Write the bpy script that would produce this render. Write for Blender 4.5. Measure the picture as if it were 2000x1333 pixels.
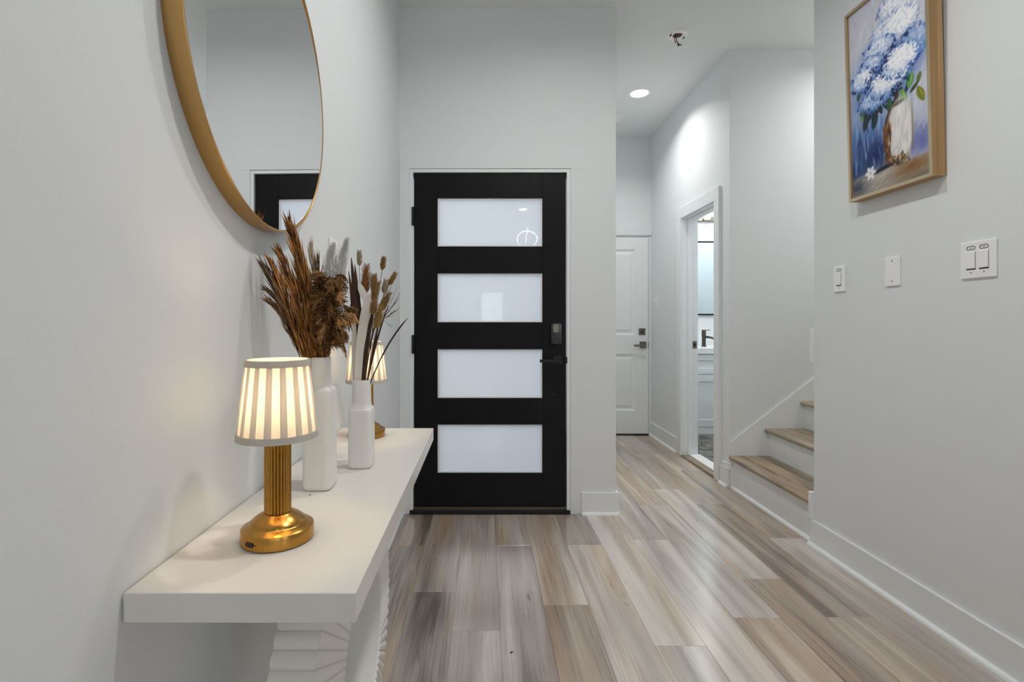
import bpy, bmesh, math, random
import numpy as np
from mathutils import Vector, Matrix

# ------------------------------------------------------------------ camera, sky, exposure
SC = bpy.context.scene
COL = SC.collection
for o in list(bpy.data.objects):
    bpy.data.objects.remove(o)

cam_data = bpy.data.cameras.new('camera')
cam = bpy.data.objects.new('camera', cam_data)
COL.objects.link(cam)
cam.location = (0, 0, 1.16)
cam.rotation_euler = (math.pi / 2, 0, 0)
cam_data.sensor_fit = 'HORIZONTAL'
cam_data.sensor_width = 36.0
cam_data.lens = 36.0 * 990 / 2000
cam_data.shift_x = 0.0275
cam_data.shift_y = -0.01925
cam_data.clip_start = 0.02
SC.camera = cam

SC.view_settings.view_transform = 'Standard'
SC.view_settings.look = 'None'
SC.view_settings.gamma = 1.0
SC.view_settings.use_curve_mapping = False
SC.view_settings.exposure = 0.0

world = bpy.data.worlds.new('sky')
SC.world = world
world.use_nodes = True
wn = world.node_tree.nodes
bg = wn['Background']
bg.inputs['Color'].default_value = (0.88, 0.94, 1.0, 1)
bg.inputs['Strength'].default_value = 4.9

cy = SC.cycles
cy.max_bounces = 14
cy.diffuse_bounces = 8
cy.glossy_bounces = 6
cy.transmission_bounces = 8
cy.sample_clamp_indirect = 6.0
cy.caustics_reflective = False
cy.caustics_refractive = False
cy.use_denoising = True

def area_light(name, loc, rot, sx, sy, power, color, shape='RECTANGLE', spread=180):
    d = bpy.data.lights.new(name, 'AREA')
    d.shape = shape
    d.size = sx
    if shape in ('RECTANGLE', 'ELLIPSE'):
        d.size_y = sy
    d.energy = power
    d.color = color
    d.spread = math.radians(spread)
    o = bpy.data.objects.new(name, d)
    COL.objects.link(o)
    o.location = loc
    o.rotation_euler = rot
    return o

# area lamps added at unseen living room windows, standing in for daylight
area_light('daylight_fill_side', (3.78, -3.6, 1.6), (0, math.pi / 2, 0), 1.2, 1.5, 3, (0.86, 0.94, 1.0))
area_light('daylight_fill_back', (2.35, -5.78, 1.6), (math.pi / 2, 0, 0), 1.0, 1.2, 2, (0.86, 0.94, 1.0))

CAN_POWER = {'entry': 9.7, 'near': 12.0, 'hall': 8.2, 'rear': 4.0}

# ------------------------------------------------------------------ material helpers
def new_mat(name):
    m = bpy.data.materials.new(name)
    m.use_nodes = True
    nt = m.node_tree
    return m, nt, nt.nodes['Principled BSDF'], nt.nodes['Material Output']

def srgb(r, g, b):
    f = lambda c: (c / 255 / 12.92) if c / 255 <= 0.04045 else ((c / 255 + 0.055) / 1.055) ** 2.4
    return (f(r), f(g), f(b), 1)

def simple(name, col, rough=0.5, metal=0.0, spec=0.5, bump=0.0, bscale=80.0, var=0.0, coat=0.0):
    m, nt, p, out = new_mat(name)
    p.inputs['Base Color'].default_value = col
    p.inputs['Roughness'].default_value = rough
    p.inputs['Metallic'].default_value = metal
    p.inputs['Specular IOR Level'].default_value = spec
    p.inputs['Coat Weight'].default_value = coat
    N, L = nt.nodes, nt.links
    tc = N.new('ShaderNodeTexCoord')
    no = N.new('ShaderNodeTexNoise')
    no.inputs['Scale'].default_value = bscale
    no.inputs['Detail'].default_value = 4
    L.new(tc.outputs['Object'], no.inputs['Vector'])
    if bump:
        b = N.new('ShaderNodeBump')
        b.inputs['Strength'].default_value = bump
        b.inputs['Distance'].default_value = 0.002
        L.new(no.outputs['Fac'], b.inputs['Height'])
        L.new(b.outputs['Normal'], p.inputs['Normal'])
    if var:
        mx = N.new('ShaderNodeMix')
        mx.data_type = 'RGBA'
        mx.inputs[6].default_value = tuple(c * (1 - var) for c in col[:3]) + (1,)
        mx.inputs[7].default_value = tuple(min(1, c * (1 + var)) for c in col[:3]) + (1,)
        L.new(no.outputs['Fac'], mx.inputs[0])
        L.new(mx.outputs[2], p.inputs['Base Color'])
    return m

M = {}
M['wall'] = simple('painted_drywall', srgb(223, 226, 227), 0.75, bump=0.12, bscale=160, spec=0.25)
M['ceiling'] = simple('ceiling_paint', srgb(229, 232, 232), 0.85, bump=0.1, bscale=150, spec=0.2)
M['trim'] = simple('semigloss_trim', srgb(230, 233, 234), 0.35, bump=0.03, bscale=40, spec=0.4)
M['white_door'] = simple('white_door_paint', srgb(232, 235, 235), 0.4, bump=0.04, bscale=60, spec=0.4)
M['lacquer'] = simple('white_lacquer', srgb(222, 219, 213), 0.32, bump=0.02, bscale=30, spec=0.45)
M['ring_white'] = simple('white_painted_wood', srgb(230, 228, 223), 0.5, bump=0.05, bscale=60, spec=0.35)
M['ceramic'] = simple('matte_white_ceramic', srgb(232, 230, 226), 0.42, bump=0.05, bscale=50, spec=0.4)
M['plate'] = simple('white_plastic', srgb(240, 240, 239), 0.3, spec=0.5)
M['plate_dark'] = simple('dark_slot', srgb(60, 62, 64), 0.6)
M['pill_ink'] = simple('grey_ink', srgb(70, 74, 78), 0.6)
M['black_metal'] = simple('matte_black_metal', srgb(16, 16, 17), 0.35, metal=0.4, spec=0.5)
M['black_gloss'] = simple('gloss_black_plastic', srgb(8, 8, 9), 0.12, spec=0.6)
M['gasket'] = simple('dark_gap', srgb(18, 18, 18), 0.8)
M['bronze'] = simple('bronze_threshold', srgb(92, 82, 70), 0.4, metal=0.8)
M['nickel'] = simple('satin_nickel', srgb(128, 122, 112), 0.38, metal=0.95)
M['dark_nickel'] = simple('dark_nickel', srgb(88, 84, 76), 0.35, metal=0.9)
M['crumb'] = simple('dark_crumb', srgb(25, 20, 16), 0.8)
M['red_wire'] = simple('red_wire', srgb(150, 20, 30), 0.4)
M['black_wire'] = simple('black_wire', srgb(15, 14, 15), 0.4)
M['red_box'] = simple('dark_red_box', srgb(70, 8, 14), 0.6)
M['concrete'] = simple('porch_concrete', srgb(170, 168, 162), 0.9, bump=0.3, bscale=60, var=0.1)
M['marble_white'] = simple('white_marble', srgb(232, 232, 230), 0.25, var=0.04, bscale=9)
M['vanity'] = simple('white_vanity_paint', srgb(222, 228, 228), 0.4)
M['rug_grey'] = simple('grey_rug', srgb(90, 88, 86), 0.9)

def brushed(name, col, rough, scale=(4, 4, 260), bump=0.1):
    m, nt, p, out = new_mat(name)
    N, L = nt.nodes, nt.links
    p.inputs['Base Color'].default_value = col
    p.inputs['Metallic'].default_value = 1.0
    tc = N.new('ShaderNodeTexCoord')
    mp = N.new('ShaderNodeMapping')
    mp.inputs['Scale'].default_value = scale
    no = N.new('ShaderNodeTexNoise')
    no.inputs['Scale'].default_value = 1.0
    no.inputs['Detail'].default_value = 3
    L.new(tc.outputs['Object'], mp.inputs['Vector'])
    L.new(mp.outputs['Vector'], no.inputs['Vector'])
    mr = N.new('ShaderNodeMapRange')
    mr.inputs['To Min'].default_value = rough - 0.07
    mr.inputs['To Max'].default_value = rough + 0.09
    L.new(no.outputs['Fac'], mr.inputs['Value'])
    L.new(mr.outputs['Result'], p.inputs['Roughness'])
    b = N.new('ShaderNodeBump')
    b.inputs['Strength'].default_value = bump
    b.inputs['Distance'].default_value = 0.0006
    L.new(no.outputs['Fac'], b.inputs['Height'])
    L.new(b.outputs['Normal'], p.inputs['Normal'])
    return m

M['brass'] = brushed('brushed_brass', srgb(184, 138, 68), 0.22, (30, 30, 500))
M['brass_column'] = brushed('fluted_brass', srgb(176, 130, 60), 0.26, (60, 60, 8))
M['gold_frame'] = brushed('brushed_gold', srgb(196, 156, 98), 0.34, (120, 30, 30))
M['gold_rim'] = simple('champagne_rim', srgb(206, 190, 158), 0.3, metal=0.85)

# frosted door glass: daylight diffuses through it, its smooth face mirrors the room
def frosted():
    m = bpy.data.materials.new('frosted_glass')
    m.use_nodes = True
    nt = m.node_tree
    N, L = nt.nodes, nt.links
    N.remove(N['Principled BSDF'])
    out = N['Material Output']
    tr = N.new('ShaderNodeBsdfTranslucent')
    tr.inputs['Color'].default_value = (0.86, 0.87, 0.89, 1)
    df = N.new('ShaderNodeBsdfDiffuse')
    df.inputs['Color'].default_value = (0.62, 0.65, 0.68, 1)
    mx = N.new('ShaderNodeMixShader')
    mx.inputs[0].default_value = 0.2
    L.new(tr.outputs[0], mx.inputs[1])
    L.new(df.outputs[0], mx.inputs[2])
    gl = N.new('ShaderNodeBsdfGlossy')
    gl.inputs['Roughness'].default_value = 0.02
    fr = N.new('ShaderNodeFresnel')
    fr.inputs['IOR'].default_value = 1.5
    mx2 = N.new('ShaderNodeMixShader')
    L.new(fr.outputs[0], mx2.inputs[0])
    L.new(mx.outputs[0], mx2.inputs[1])
    L.new(gl.outputs[0], mx2.inputs[2])
    L.new(mx2.outputs[0], out.inputs['Surface'])
    return m
M['frosted'] = frosted()

def clear_glass():
    m, nt, p, out = new_mat('window_glass')
    N, L = nt.nodes, nt.links
    t = N.new('ShaderNodeBsdfTransparent')
    g = N.new('ShaderNodeBsdfGlossy')
    g.inputs['Roughness'].default_value = 0.0
    mx = N.new('ShaderNodeMixShader')
    mx.inputs[0].default_value = 0.06
    L.new(t.outputs[0], mx.inputs[1])
    L.new(g.outputs[0], mx.inputs[2])
    L.new(mx.outputs[0], out.inputs['Surface'])
    return m
M['glass'] = clear_glass()

def mirror_mat(name, tint, rough=0.0):
    m, nt, p, out = new_mat(name)
    p.inputs['Base Color'].default_value = tint
    p.inputs['Metallic'].default_value = 1.0
    p.inputs['Roughness'].default_value = rough
    return m
M['mirror'] = mirror_mat('mirror_silver', (0.90, 0.915, 0.92, 1))
M['bath_mirror'] = mirror_mat('bath_mirror_silver', (0.72, 0.82, 0.86, 1))

def emit(name, col, strength):
    m = bpy.data.materials.new(name)
    m.use_nodes = True
    nt = m.node_tree
    nt.nodes.remove(nt.nodes['Principled BSDF'])
    e = nt.nodes.new('ShaderNodeEmission')
    e.inputs['Color'].default_value = col
    e.inputs['Strength'].default_value = strength
    nt.links.new(e.outputs[0], nt.nodes['Material Output'].inputs['Surface'])
    return m
M['lamp_disc'] = emit('lit_lens', (1, 0.985, 0.96, 1), 6.0)
M['bulb'] = emit('warm_bulb', (1, 0.74, 0.42, 1), 6.0)
M['led'] = emit('led_strip', (1, 0.97, 0.92, 1), 20.0)

def shade_fabric():
    m = bpy.data.materials.new('pleated_shade_fabric')
    m.use_nodes = True
    nt = m.node_tree
    N, L = nt.nodes, nt.links
    N.remove(N['Principled BSDF'])
    tr = N.new('ShaderNodeBsdfTranslucent')
    tr.inputs['Color'].default_value = (0.48, 0.455, 0.41, 1)
    df = N.new('ShaderNodeBsdfDiffuse')
    df.inputs['Color'].default_value = (0.86, 0.84, 0.80, 1)
    tc = N.new('ShaderNodeTexCoord')
    no = N.new('ShaderNodeTexNoise')
    no.inputs['Scale'].default_value = 900
    L.new(tc.outputs['Object'], no.inputs['Vector'])
    b = N.new('ShaderNodeBump')
    b.inputs['Strength'].default_value = 0.15
    b.inputs['Distance'].default_value = 0.0005
    L.new(no.outputs['Fac'], b.inputs['Height'])
    L.new(b.outputs['Normal'], df.inputs['Normal'])
    mx = N.new('ShaderNodeMixShader')
    mx.inputs[0].default_value = 0.5
    L.new(tr.outputs[0], mx.inputs[1])
    L.new(df.outputs[0], mx.inputs[2])
    L.new(mx.outputs[0], N['Material Output'].inputs['Surface'])
    return m
M['shade'] = shade_fabric()

# wood: base tone and warmth come from each plank's own properties
def wood(name, c_dark, c_mid, c_pale, c_grey, rough=0.34, axis='Y', sx=13.0, sy=0.8, attrs=True, tone=0.5, warm=0.6, spec=0.5, coat=0.0):
    m, nt, p, out = new_mat(name)
    N, L = nt.nodes, nt.links
    tc = N.new('ShaderNodeTexCoord')
    def attr(nm, dv):
        if attrs:
            a = N.new('ShaderNodeAttribute')
            a.attribute_type = 'OBJECT'
            a.attribute_name = nm
            return a.outputs['Fac']
        v = N.new('ShaderNodeValue')
        v.outputs[0].default_value = dv
        return v.outputs[0]
    a_t, a_w, a_s = attr('tone', tone), attr('warm', warm), attr('seed', 0.37)
    def math_(op, a, b=None, c=None):
        n = N.new('ShaderNodeMath')
        n.operation = op
        for i, v in enumerate((a, b, c)):
            if v is None: continue
            if isinstance(v, (int, float)): n.inputs[i].default_value = v
            else: L.new(v, n.inputs[i])
        return n.outputs[0]
    off = N.new('ShaderNodeCombineXYZ')
    L.new(math_('MULTIPLY', a_s, 37.0), off.inputs[0])
    L.new(math_('MULTIPLY', a_s, 91.0), off.inputs[1])
    add = N.new('ShaderNodeVectorMath')
    add.operation = 'ADD'
    L.new(tc.outputs['Object'], add.inputs[0])
    L.new(off.outputs[0], add.inputs[1])
    def noise(scale3, detail, dist):
        mp = N.new('ShaderNodeMapping')
        mp.inputs['Scale'].default_value = scale3
        L.new(add.outputs[0], mp.inputs['Vector'])
        n = N.new('ShaderNodeTexNoise')
        n.inputs['Scale'].default_value = 1.0
        n.inputs['Detail'].default_value = detail
        n.inputs['Distortion'].default_value = dist
        L.new(mp.outputs[0], n.inputs['Vector'])
        return n.outputs['Fac']
    sc = (lambda a, b: (a, b, 1)) if axis == 'Y' else (lambda a, b: (b, a, 1))
    n_band = noise(sc(sx, sy), 3, 0.6)          # broad streaks along the board
    n_fine = noise(sc(sx * 14, sy * 3.5), 4, 0.3)  # fine grain
    n_grey = noise(sc(sx * 0.6, sy * 1.2), 2, 0.4)  # greyed areas
    n_knot = noise(sc(sx * 1.2, sy * 6), 2, 1.2)  # small knots
    band = math_('MULTIPLY_ADD', n_band, 2.2, -1.1)
    fac = math_('ADD', math_('ADD', a_t, math_('MULTIPLY', band, 0.68)), math_('MULTIPLY_ADD', n_fine, 0.5, -0.25))
    ramp = N.new('ShaderNodeValToRGB')
    ramp.color_ramp.interpolation = 'EASE'
    els = ramp.color_ramp.elements
    els[0].position, els[0].color = 0.05, c_dark
    els[1].position, els[1].color = 0.95, c_pale
    e = els.new(0.45); e.color = c_mid
    L.new(fac, ramp.inputs[0])
    gm = N.new('ShaderNodeMapRange')
    gm.inputs['From Min'].default_value = 0.28
    gm.inputs['From Max'].default_value = 0.56
    L.new(math_('ADD', n_grey, math_('MULTIPLY_ADD', a_w, -0.5, 0.25)), gm.inputs['Value'])
    mx = N.new('ShaderNodeMix')
    mx.data_type = 'RGBA'
    mx.blend_type = 'COLOR'
    L.new(math_('MULTIPLY', gm.outputs[0], 0.45), mx.inputs[0])
    L.new(ramp.outputs[0], mx.inputs[6])
    mx.inputs[7].default_value = c_grey
    km = N.new('ShaderNodeMapRange')
    km.inputs['From Min'].default_value = 0.71
    km.inputs['From Max'].default_value = 0.80
    L.new(n_knot, km.inputs['Value'])
    mk = N.new('ShaderNodeMix')
    mk.data_type = 'RGBA'
    L.new(math_('MULTIPLY', km.outputs[0], 0.8), mk.inputs[0])
    L.new(mx.outputs[2], mk.inputs[6])
    mk.inputs[7].default_value = tuple(c * 0.45 for c in c_dark[:3]) + (1,)
    L.new(mk.outputs[2], p.inputs['Base Color'])
    rr = N.new('ShaderNodeMapRange')
    rr.inputs['To Min'].default_value = rough - 0.05
    rr.inputs['To Max'].default_value = rough + 0.1
    L.new(n_fine, rr.inputs['Value'])
    L.new(rr.outputs[0], p.inputs['Roughness'])
    p.inputs['Specular IOR Level'].default_value = spec
    p.inputs['Coat Weight'].default_value = coat
    p.inputs['Coat Roughness'].default_value = 0.19
    p.inputs['Coat IOR'].default_value = 2.0
    b = N.new('ShaderNodeBump')
    b.inputs['Strength'].default_value = 0.12
    b.inputs['Distance'].default_value = 0.0008
    L.new(n_fine, b.inputs['Height'])
    L.new(b.outputs['Normal'], p.inputs['Normal'])
    return m

M['plank'] = wood('vinyl_plank_oak', srgb(100, 78, 58), srgb(172, 146, 120), srgb(218, 200, 180), srgb(170, 171, 174), rough=0.27, spec=0.9, coat=1.0)
M['tread'] = wood('oak_tread', srgb(108, 90, 68), srgb(156, 136, 110), srgb(184, 166, 140), srgb(158, 156, 154),
                  rough=0.42, axis='Y', sx=16, sy=1.4, attrs=True)
M['frame_wood'] = wood('light_oak_frame', srgb(140, 104, 62), srgb(172, 134, 88), srgb(196, 162, 116), srgb(170, 150, 120),
                       rough=0.5, axis='Y', sx=60, sy=60, attrs=False, tone=0.5, warm=1.0)

def black_wood():
    m, nt, p, out = new_mat('black_stained_wood')
    N, L = nt.nodes, nt.links
    tc = N.new('ShaderNodeTexCoord')
    mp = N.new('ShaderNodeMapping')
    mp.inputs['Scale'].default_value = (9, 9, 70)
    no = N.new('ShaderNodeTexNoise')
    no.inputs['Scale'].default_value = 1.0
    no.inputs['Detail'].default_value = 5
    no.inputs['Distortion'].default_value = 0.5
    L.new(tc.outputs['Object'], mp.inputs['Vector'])
    L.new(mp.outputs[0], no.inputs['Vector'])
    r = N.new('ShaderNodeValToRGB')
    r.color_ramp.elements[0].color = srgb(7, 7, 9)
    r.color_ramp.elements[0].position = 0.3
    r.color_ramp.elements[1].color = srgb(17, 17, 20)
    r.color_ramp.elements[1].position = 0.75
    L.new(no.outputs['Fac'], r.inputs[0])
    L.new(r.outputs[0], p.inputs['Base Color'])
    p.inputs['Roughness'].default_value = 0.42
    p.inputs['Specular IOR Level'].default_value = 0.18
    b = N.new('ShaderNodeBump')
    b.inputs['Strength'].default_value = 0.25
    b.inputs['Distance'].default_value = 0.001
    L.new(no.outputs['Fac'], b.inputs['Height'])
    L.new(b.outputs['Normal'], p.inputs['Normal'])
    return m
M['black_wood'] = black_wood()

def dark_tile():
    m, nt, p, out = new_mat('dark_marble_tile')
    N, L = nt.nodes, nt.links
    tc = N.new('ShaderNodeTexCoord')
    no = N.new('ShaderNodeTexNoise')
    no.inputs['Scale'].default_value = 5.0
    no.inputs['Detail'].default_value = 6
    no.inputs['Distortion'].default_value = 2.2
    L.new(tc.outputs['Object'], no.inputs['Vector'])
    r = N.new('ShaderNodeValToRGB')
    e = r.color_ramp.elements
    e[0].position, e[0].color = 0.44, srgb(78, 75, 72)
    e[1].position, e[1].color = 0.60, srgb(96, 92, 88)
    k = e.new(0.51); k.color = srgb(140, 134, 126)
    L.new(no.outputs['Fac'], r.inputs[0])
    L.new(r.outputs[0], p.inputs['Base Color'])
    p.inputs['Roughness'].default_value = 0.45
    return m
M['tile'] = dark_tile()

def tinted(name, lo, hi, rough=0.75, transl=0.0):
    """colour runs from lo to hi with each strand's own tint"""
    m, nt, p, out = new_mat(name)
    N, L = nt.nodes, nt.links
    a = N.new('ShaderNodeAttribute')
    a.attribute_name = 'tint'
    r = N.new('ShaderNodeValToRGB')
    r.color_ramp.elements[0].color = lo
    r.color_ramp.elements[1].color = hi
    L.new(a.outputs['Fac'], r.inputs[0])
    L.new(r.outputs[0], p.inputs['Base Color'])
    p.inputs['Roughness'].default_value = rough
    p.inputs['Specular IOR Level'].default_value = 0.2
    if transl:
        t = N.new('ShaderNodeBsdfTranslucent')
        L.new(r.outputs[0], t.inputs['Color'])
        mx = N.new('ShaderNodeMixShader')
        mx.inputs[0].default_value = transl
        L.new(p.outputs[0], mx.inputs[1])
        L.new(t.outputs[0], mx.inputs[2])
        L.new(mx.outputs[0], out.inputs['Surface'])
    return m
M['reed'] = tinted('russet_reed', srgb(56, 28, 12), srgb(214, 150, 82))
M['reed_dark'] = tinted('dark_reed', srgb(44, 32, 22), srgb(160, 128, 92))
M['fluff'] = tinted('curly_brown_pampas', srgb(54, 25, 8), srgb(222, 172, 112), transl=0.1)
M['white_plume'] = tinted('white_pampas', srgb(214, 212, 208), srgb(244, 243, 240), transl=0.35)
M['bunny'] = tinted('tan_bunny_tail', srgb(132, 92, 44), srgb(206, 170, 112), transl=0.15)
M['bunny_pale'] = tinted('pale_bunny_tail', srgb(176, 160, 130), srgb(214, 202, 178), transl=0.15)
M['stem'] = simple('dry_stem', srgb(110, 84, 50), 0.8)
M['stem_dark'] = simple('dark_dry_stem', srgb(52, 40, 28), 0.8)
M['stem_pale'] = simple('pale_dry_stem', srgb(206, 198, 184), 0.8)
M['leaf_brown'] = simple('brown_dry_leaf', srgb(86, 56, 32), 0.7, var=0.35, bscale=60, bump=0.3)
M['leaf_dark'] = simple('dark_dry_leaf', srgb(62, 38, 24), 0.7, var=0.35, bscale=60, bump=0.3)
M['leaf_white'] = simple('bleached_leaf', srgb(232, 226, 216), 0.7, bump=0.2, bscale=70)

# ------------------------------------------------------------------ mesh helpers
class MB:
    def __init__(s):
        s.v, s.f, s.t = [], [], []
        s.tint = 0.5
    def add(s, vs, fs, tint=None):
        b = len(s.v)
        s.v += [tuple(v) for v in vs]
        s.f += [tuple(i + b for i in f) for f in fs]
        s.t += [s.tint if tint is None else tint] * len(vs)
        return s
    def box(s, x0, x1, y0, y1, z0, z1):
        vs = [(x, y, z) for z in (z0, z1) for y in (y0, y1) for x in (x0, x1)]
        fs = [(0, 2, 3, 1), (4, 5, 7, 6), (0, 1, 5, 4), (2, 6, 7, 3), (0, 4, 6, 2), (1, 3, 7, 5)]
        return s.add(vs, fs)
    def rings(s, rs, closed=True, cap0=True, cap1=True, loop=False):
        n = len(rs[0])
        vs = [p for r in rs for p in r]
        fs = []
        m = len(rs)
        for i in range(m if loop else m - 1):
            a, b = i * n, ((i + 1) % m) * n
            for j in range(n if closed else n - 1):
                k = (j + 1) % n
                fs.append((a + j, a + k, b + k, b + j))
        if not loop:
            if cap0: fs.append(tuple(range(n - 1, -1, -1)))
            if cap1: fs.append(tuple((m - 1) * n + j for j in range(n)))
        return s.add(vs, fs)
    def lathe(s, prof, c=(0, 0, 0), n=40, cap0=True, cap1=True, loop=False):
        rs = [[(c[0] + r * math.cos(2 * math.pi * j / n), c[1] + r * math.sin(2 * math.pi * j / n), c[2] + z)
               for j in range(n)] for r, z in prof]
        return s.rings(rs, True, cap0, cap1, loop)
    def tube(s, pts, rad, n=6, tint=None):
        pts = [Vector(p) for p in pts]
        rs = []
        up = Vector((0.31, 0.77, 0.2)).normalized()
        for i, p in enumerate(pts):
            d = (pts[min(i + 1, len(pts) - 1)] - pts[max(i - 1, 0)]).normalized()
            a = d.cross(up)
            if a.length < 1e-4: a = d.cross(Vector((1, 0, 0)))
            a.normalize()
            b = d.cross(a)
            r = rad[i] if isinstance(rad, (list, tuple)) else rad
            rs.append([p + (a * math.cos(2 * math.pi * j / n) + b * math.sin(2 * math.pi * j / n)) * r for j in range(n)])
        old = s.tint
        if tint is not None: s.tint = tint
        s.rings(rs)
        s.tint = old
        return s
    def spike(s, base, d, length, width, tint, bend=None, rng=random):
        """slender three-sided spikelet"""
        d = Vector(d).normalized()
        a = d.cross(Vector((rng.uniform(-1, 1), rng.uniform(-1, 1), rng.uniform(-1, 1))))
        if a.length < 1e-3: a = d.cross(Vector((0, 0, 1)))
        a.normalize()
        b = d.cross(a)
        base = Vector(base)
        mid = base + d * length * 0.4
        tip = base + d * length + (Vector(bend) * length if bend is not None else Vector())
        ring = [mid + (a * math.cos(t) + b * math.sin(t) * 0.6) * width * 0.5 for t in (0, 2.09, 4.19)]
        s.add([base] + ring + [tip],
              [(0, 2, 1), (0, 3, 2), (0, 1, 3), (1, 2, 4), (2, 3, 4), (3, 1, 4)], tint)
        return s

def rounded_rect(cx, cy, hx, hy, r, z, k=5):
    pts = []
    for qx, qy, a0 in ((1, 1, 0), (-1, 1, 90), (-1, -1, 180), (1, -1, 270)):
        for i in range(k):
            a = math.radians(a0 + 90 * i / (k - 1))
            pts.append((cx + qx * (hx - r) + r * math.cos(a), cy + qy * (hy - r) + r * math.sin(a), z))
    return pts

def obj(name, mb, mat, parent=None, bevel=0.0, smooth=None, seg=2, label=None, local=False):
    """links mb (world coordinates) as ONE mesh object; under a parent the vertices become local to it"""
    me = bpy.data.meshes.new(name)
    off = Vector()
    p = parent
    if parent is not None and not local:
        chain = parent
        while chain is not None:
            off += Vector(chain.location)
            chain = chain.parent
    vs = [tuple(Vector(v) - off) for v in mb.v]
    me.from_pydata(vs, [], mb.f)
    bm = bmesh.new()
    bm.from_mesh(me)
    bmesh.ops.recalc_face_normals(bm, faces=bm.faces)
    bm.to_mesh(me)
    bm.free()
    if mat is not None: me.materials.append(mat)
    if len(set(mb.t)) > 1:
        at = me.attributes.new('tint', 'FLOAT', 'POINT')
        at.data.foreach_set('value', np.array(mb.t, dtype=np.float32))
    o = bpy.data.objects.new(name, me)
    COL.objects.link(o)
    if parent is not None: o.parent = parent
    if bevel:
        b = o.modifiers.new('bevel', 'BEVEL')
        b.width = bevel
        b.segments = seg
        b.limit_method = 'ANGLE'
        b.angle_limit = math.radians(40)
    if smooth is not None:
        for q in me.polygons: q.use_smooth = True
        me.set_sharp_from_angle(angle=math.radians(smooth))
    if label: o['label'] = label
    return o

def box(name, x0, x1, y0, y1, z0, z1, mat, parent=None, bevel=0.0, **k):
    return obj(name, MB().box(x0, x1, y0, y1, z0, z1), mat, parent, bevel, **k)

def tag(o, label=None, cat=None, group=None, kind=None):
    if label: o['label'] = label
    if cat: o['category'] = cat
    if group: o['group'] = group
    if kind: o['kind'] = kind
    return o

def thing(name, loc, label, cat, group=None, kind=None):
    o = bpy.data.objects.new(name, None)
    o.empty_display_size = 0.05
    COL.objects.link(o)
    o.location = loc
    return tag(o, label, cat, group, kind)

def dup(root, loc, label=None, group=None):
    r = root.copy(); COL.objects.link(r); r.location = loc
    if label: r['label'] = label
    if group: r['group'] = group
    for ch in list(root.children):
        c = ch.copy(); COL.objects.link(c); c.parent = r
        for g in ch.children:
            d = g.copy(); COL.objects.link(d); d.parent = c
    return r

def struct(name, mb, mat, label, cat, bevel=0.0, **k):
    return tag(obj(name, mb, mat, None, bevel, **k), label, cat, None, 'structure')

# ------------------------------------------------------------------ room shell
XL, XR, XH = -0.51, 1.71, 0.795      # left wall, right wall line, corner between entry and hallway
YD, YE, YS, YR = 3.05, 5.17, 3.527, 2.625  # front door wall, hallway end, far stair wall, end of right wall
ZC = 3.05
XB = 3.8                              # far side of the living room behind the camera
YB = -5.8

# floor
fl = struct('floor', MB().box(XL - 0.1, XB + 0.1, YB - 0.1, YE + 0.1, -0.12, -0.006), M['gasket'],
            'wood-look plank floor of the entry and hallway', 'floor')
PW, PL = 0.183, 1.22
ends = {-2: 3.15, -1: 2.616, 0: 2.171, 1: 1.898, 2: 2.622, 3: 2.073, 4: 2.628, 5: 1.811, 6: 2.689, 7: 1.983, 8: 2.283,
        9: 1.987, 10: 3.93, 11: 2.35}
# tone (0 dark .. 1 pale) and warmth of the planks seen clearly, by column and row
look = {(-1, 0): (.18, .7), (-1, -1): (.22, .65), (0, 0): (.40, .5), (0, -1): (.22, .25), (1, 0): (.50, .40), (1, -1): (.50, .2),
        (2, 0): (.54, .6), (2, -1): (.38, .25), (3, 0): (.66, .7), (3, -1): (.36, .9), (4, 0): (.3, .5), (4, -1): (.74, .75),
        (5, 0): (.78, .65), (5, -1): (.55, .6), (6, 0): (.5, .3), (6, -1): (.8, .5), (7, 0): (.66, .35), (7, -1): (.45, .8),
        (8, 0): (.78, .6), (8, -1): (.30, .75), (9, 0): (.22, .75), (9, -1): (.5, .85), (9, 1): (.45, .7), (10, 0): (.34, .8), (10, -1): (.26, .9),
        (8, 1): (.35, .6), (7, 1): (.5, .7), (6, 1): (.42, .6), (11, 0): (.32, .9), (11, -1): (.34, .9), (10, 1): (.32, .7)}
rng = random.Random(4)
plank_me = {}
def plank(x0, x1, y0, y1, tone, warm):
    w, l = round(x1 - x0, 3), round(y1 - y0, 3)
    key = (w, l)
    if key not in plank_me:
        g, c, h = 0.0002, 0.0007, 0.006
        vs = [(-w/2+g, -l/2+g, -h), (w/2-g, -l/2+g, -h), (w/2-g, l/2-g, -h), (-w/2+g, l/2-g, -h),
              (-w/2+g, -l/2+g, -c), (w/2-g, -l/2+g, -c), (w/2-g, l/2-g, -c), (-w/2+g, l/2-g, -c),
              (-w/2+g+c, -l/2+g+c, 0), (w/2-g-c, -l/2+g+c, 0), (w/2-g-c, l/2-g-c, 0), (-w/2+g+c, l/2-g-c, 0)]
        fs = [(0, 1, 5, 4), (1, 2, 6, 5), (2, 3, 7, 6), (3, 0, 4, 7), (4, 5, 9, 8), (5, 6, 10, 9), (6, 7, 11, 10), (7, 4, 8, 11), (8, 9, 10, 11)]
        me = bpy.data.meshes.new('plank')
        me.from_pydata(vs, [], fs)
        me.materials.append(M['plank'])
        plank_me[key] = me
    o = bpy.data.objects.new('plank', plank_me[key])
    COL.objects.link(o)
    o.parent = fl
    o.location = ((x0 + x1) / 2, (y0 + y1) / 2, 0)
    o['tone'], o['warm'], o['seed'] = .5 + (float(tone) - .5) * .78, float(warm), rng.random()
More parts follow.
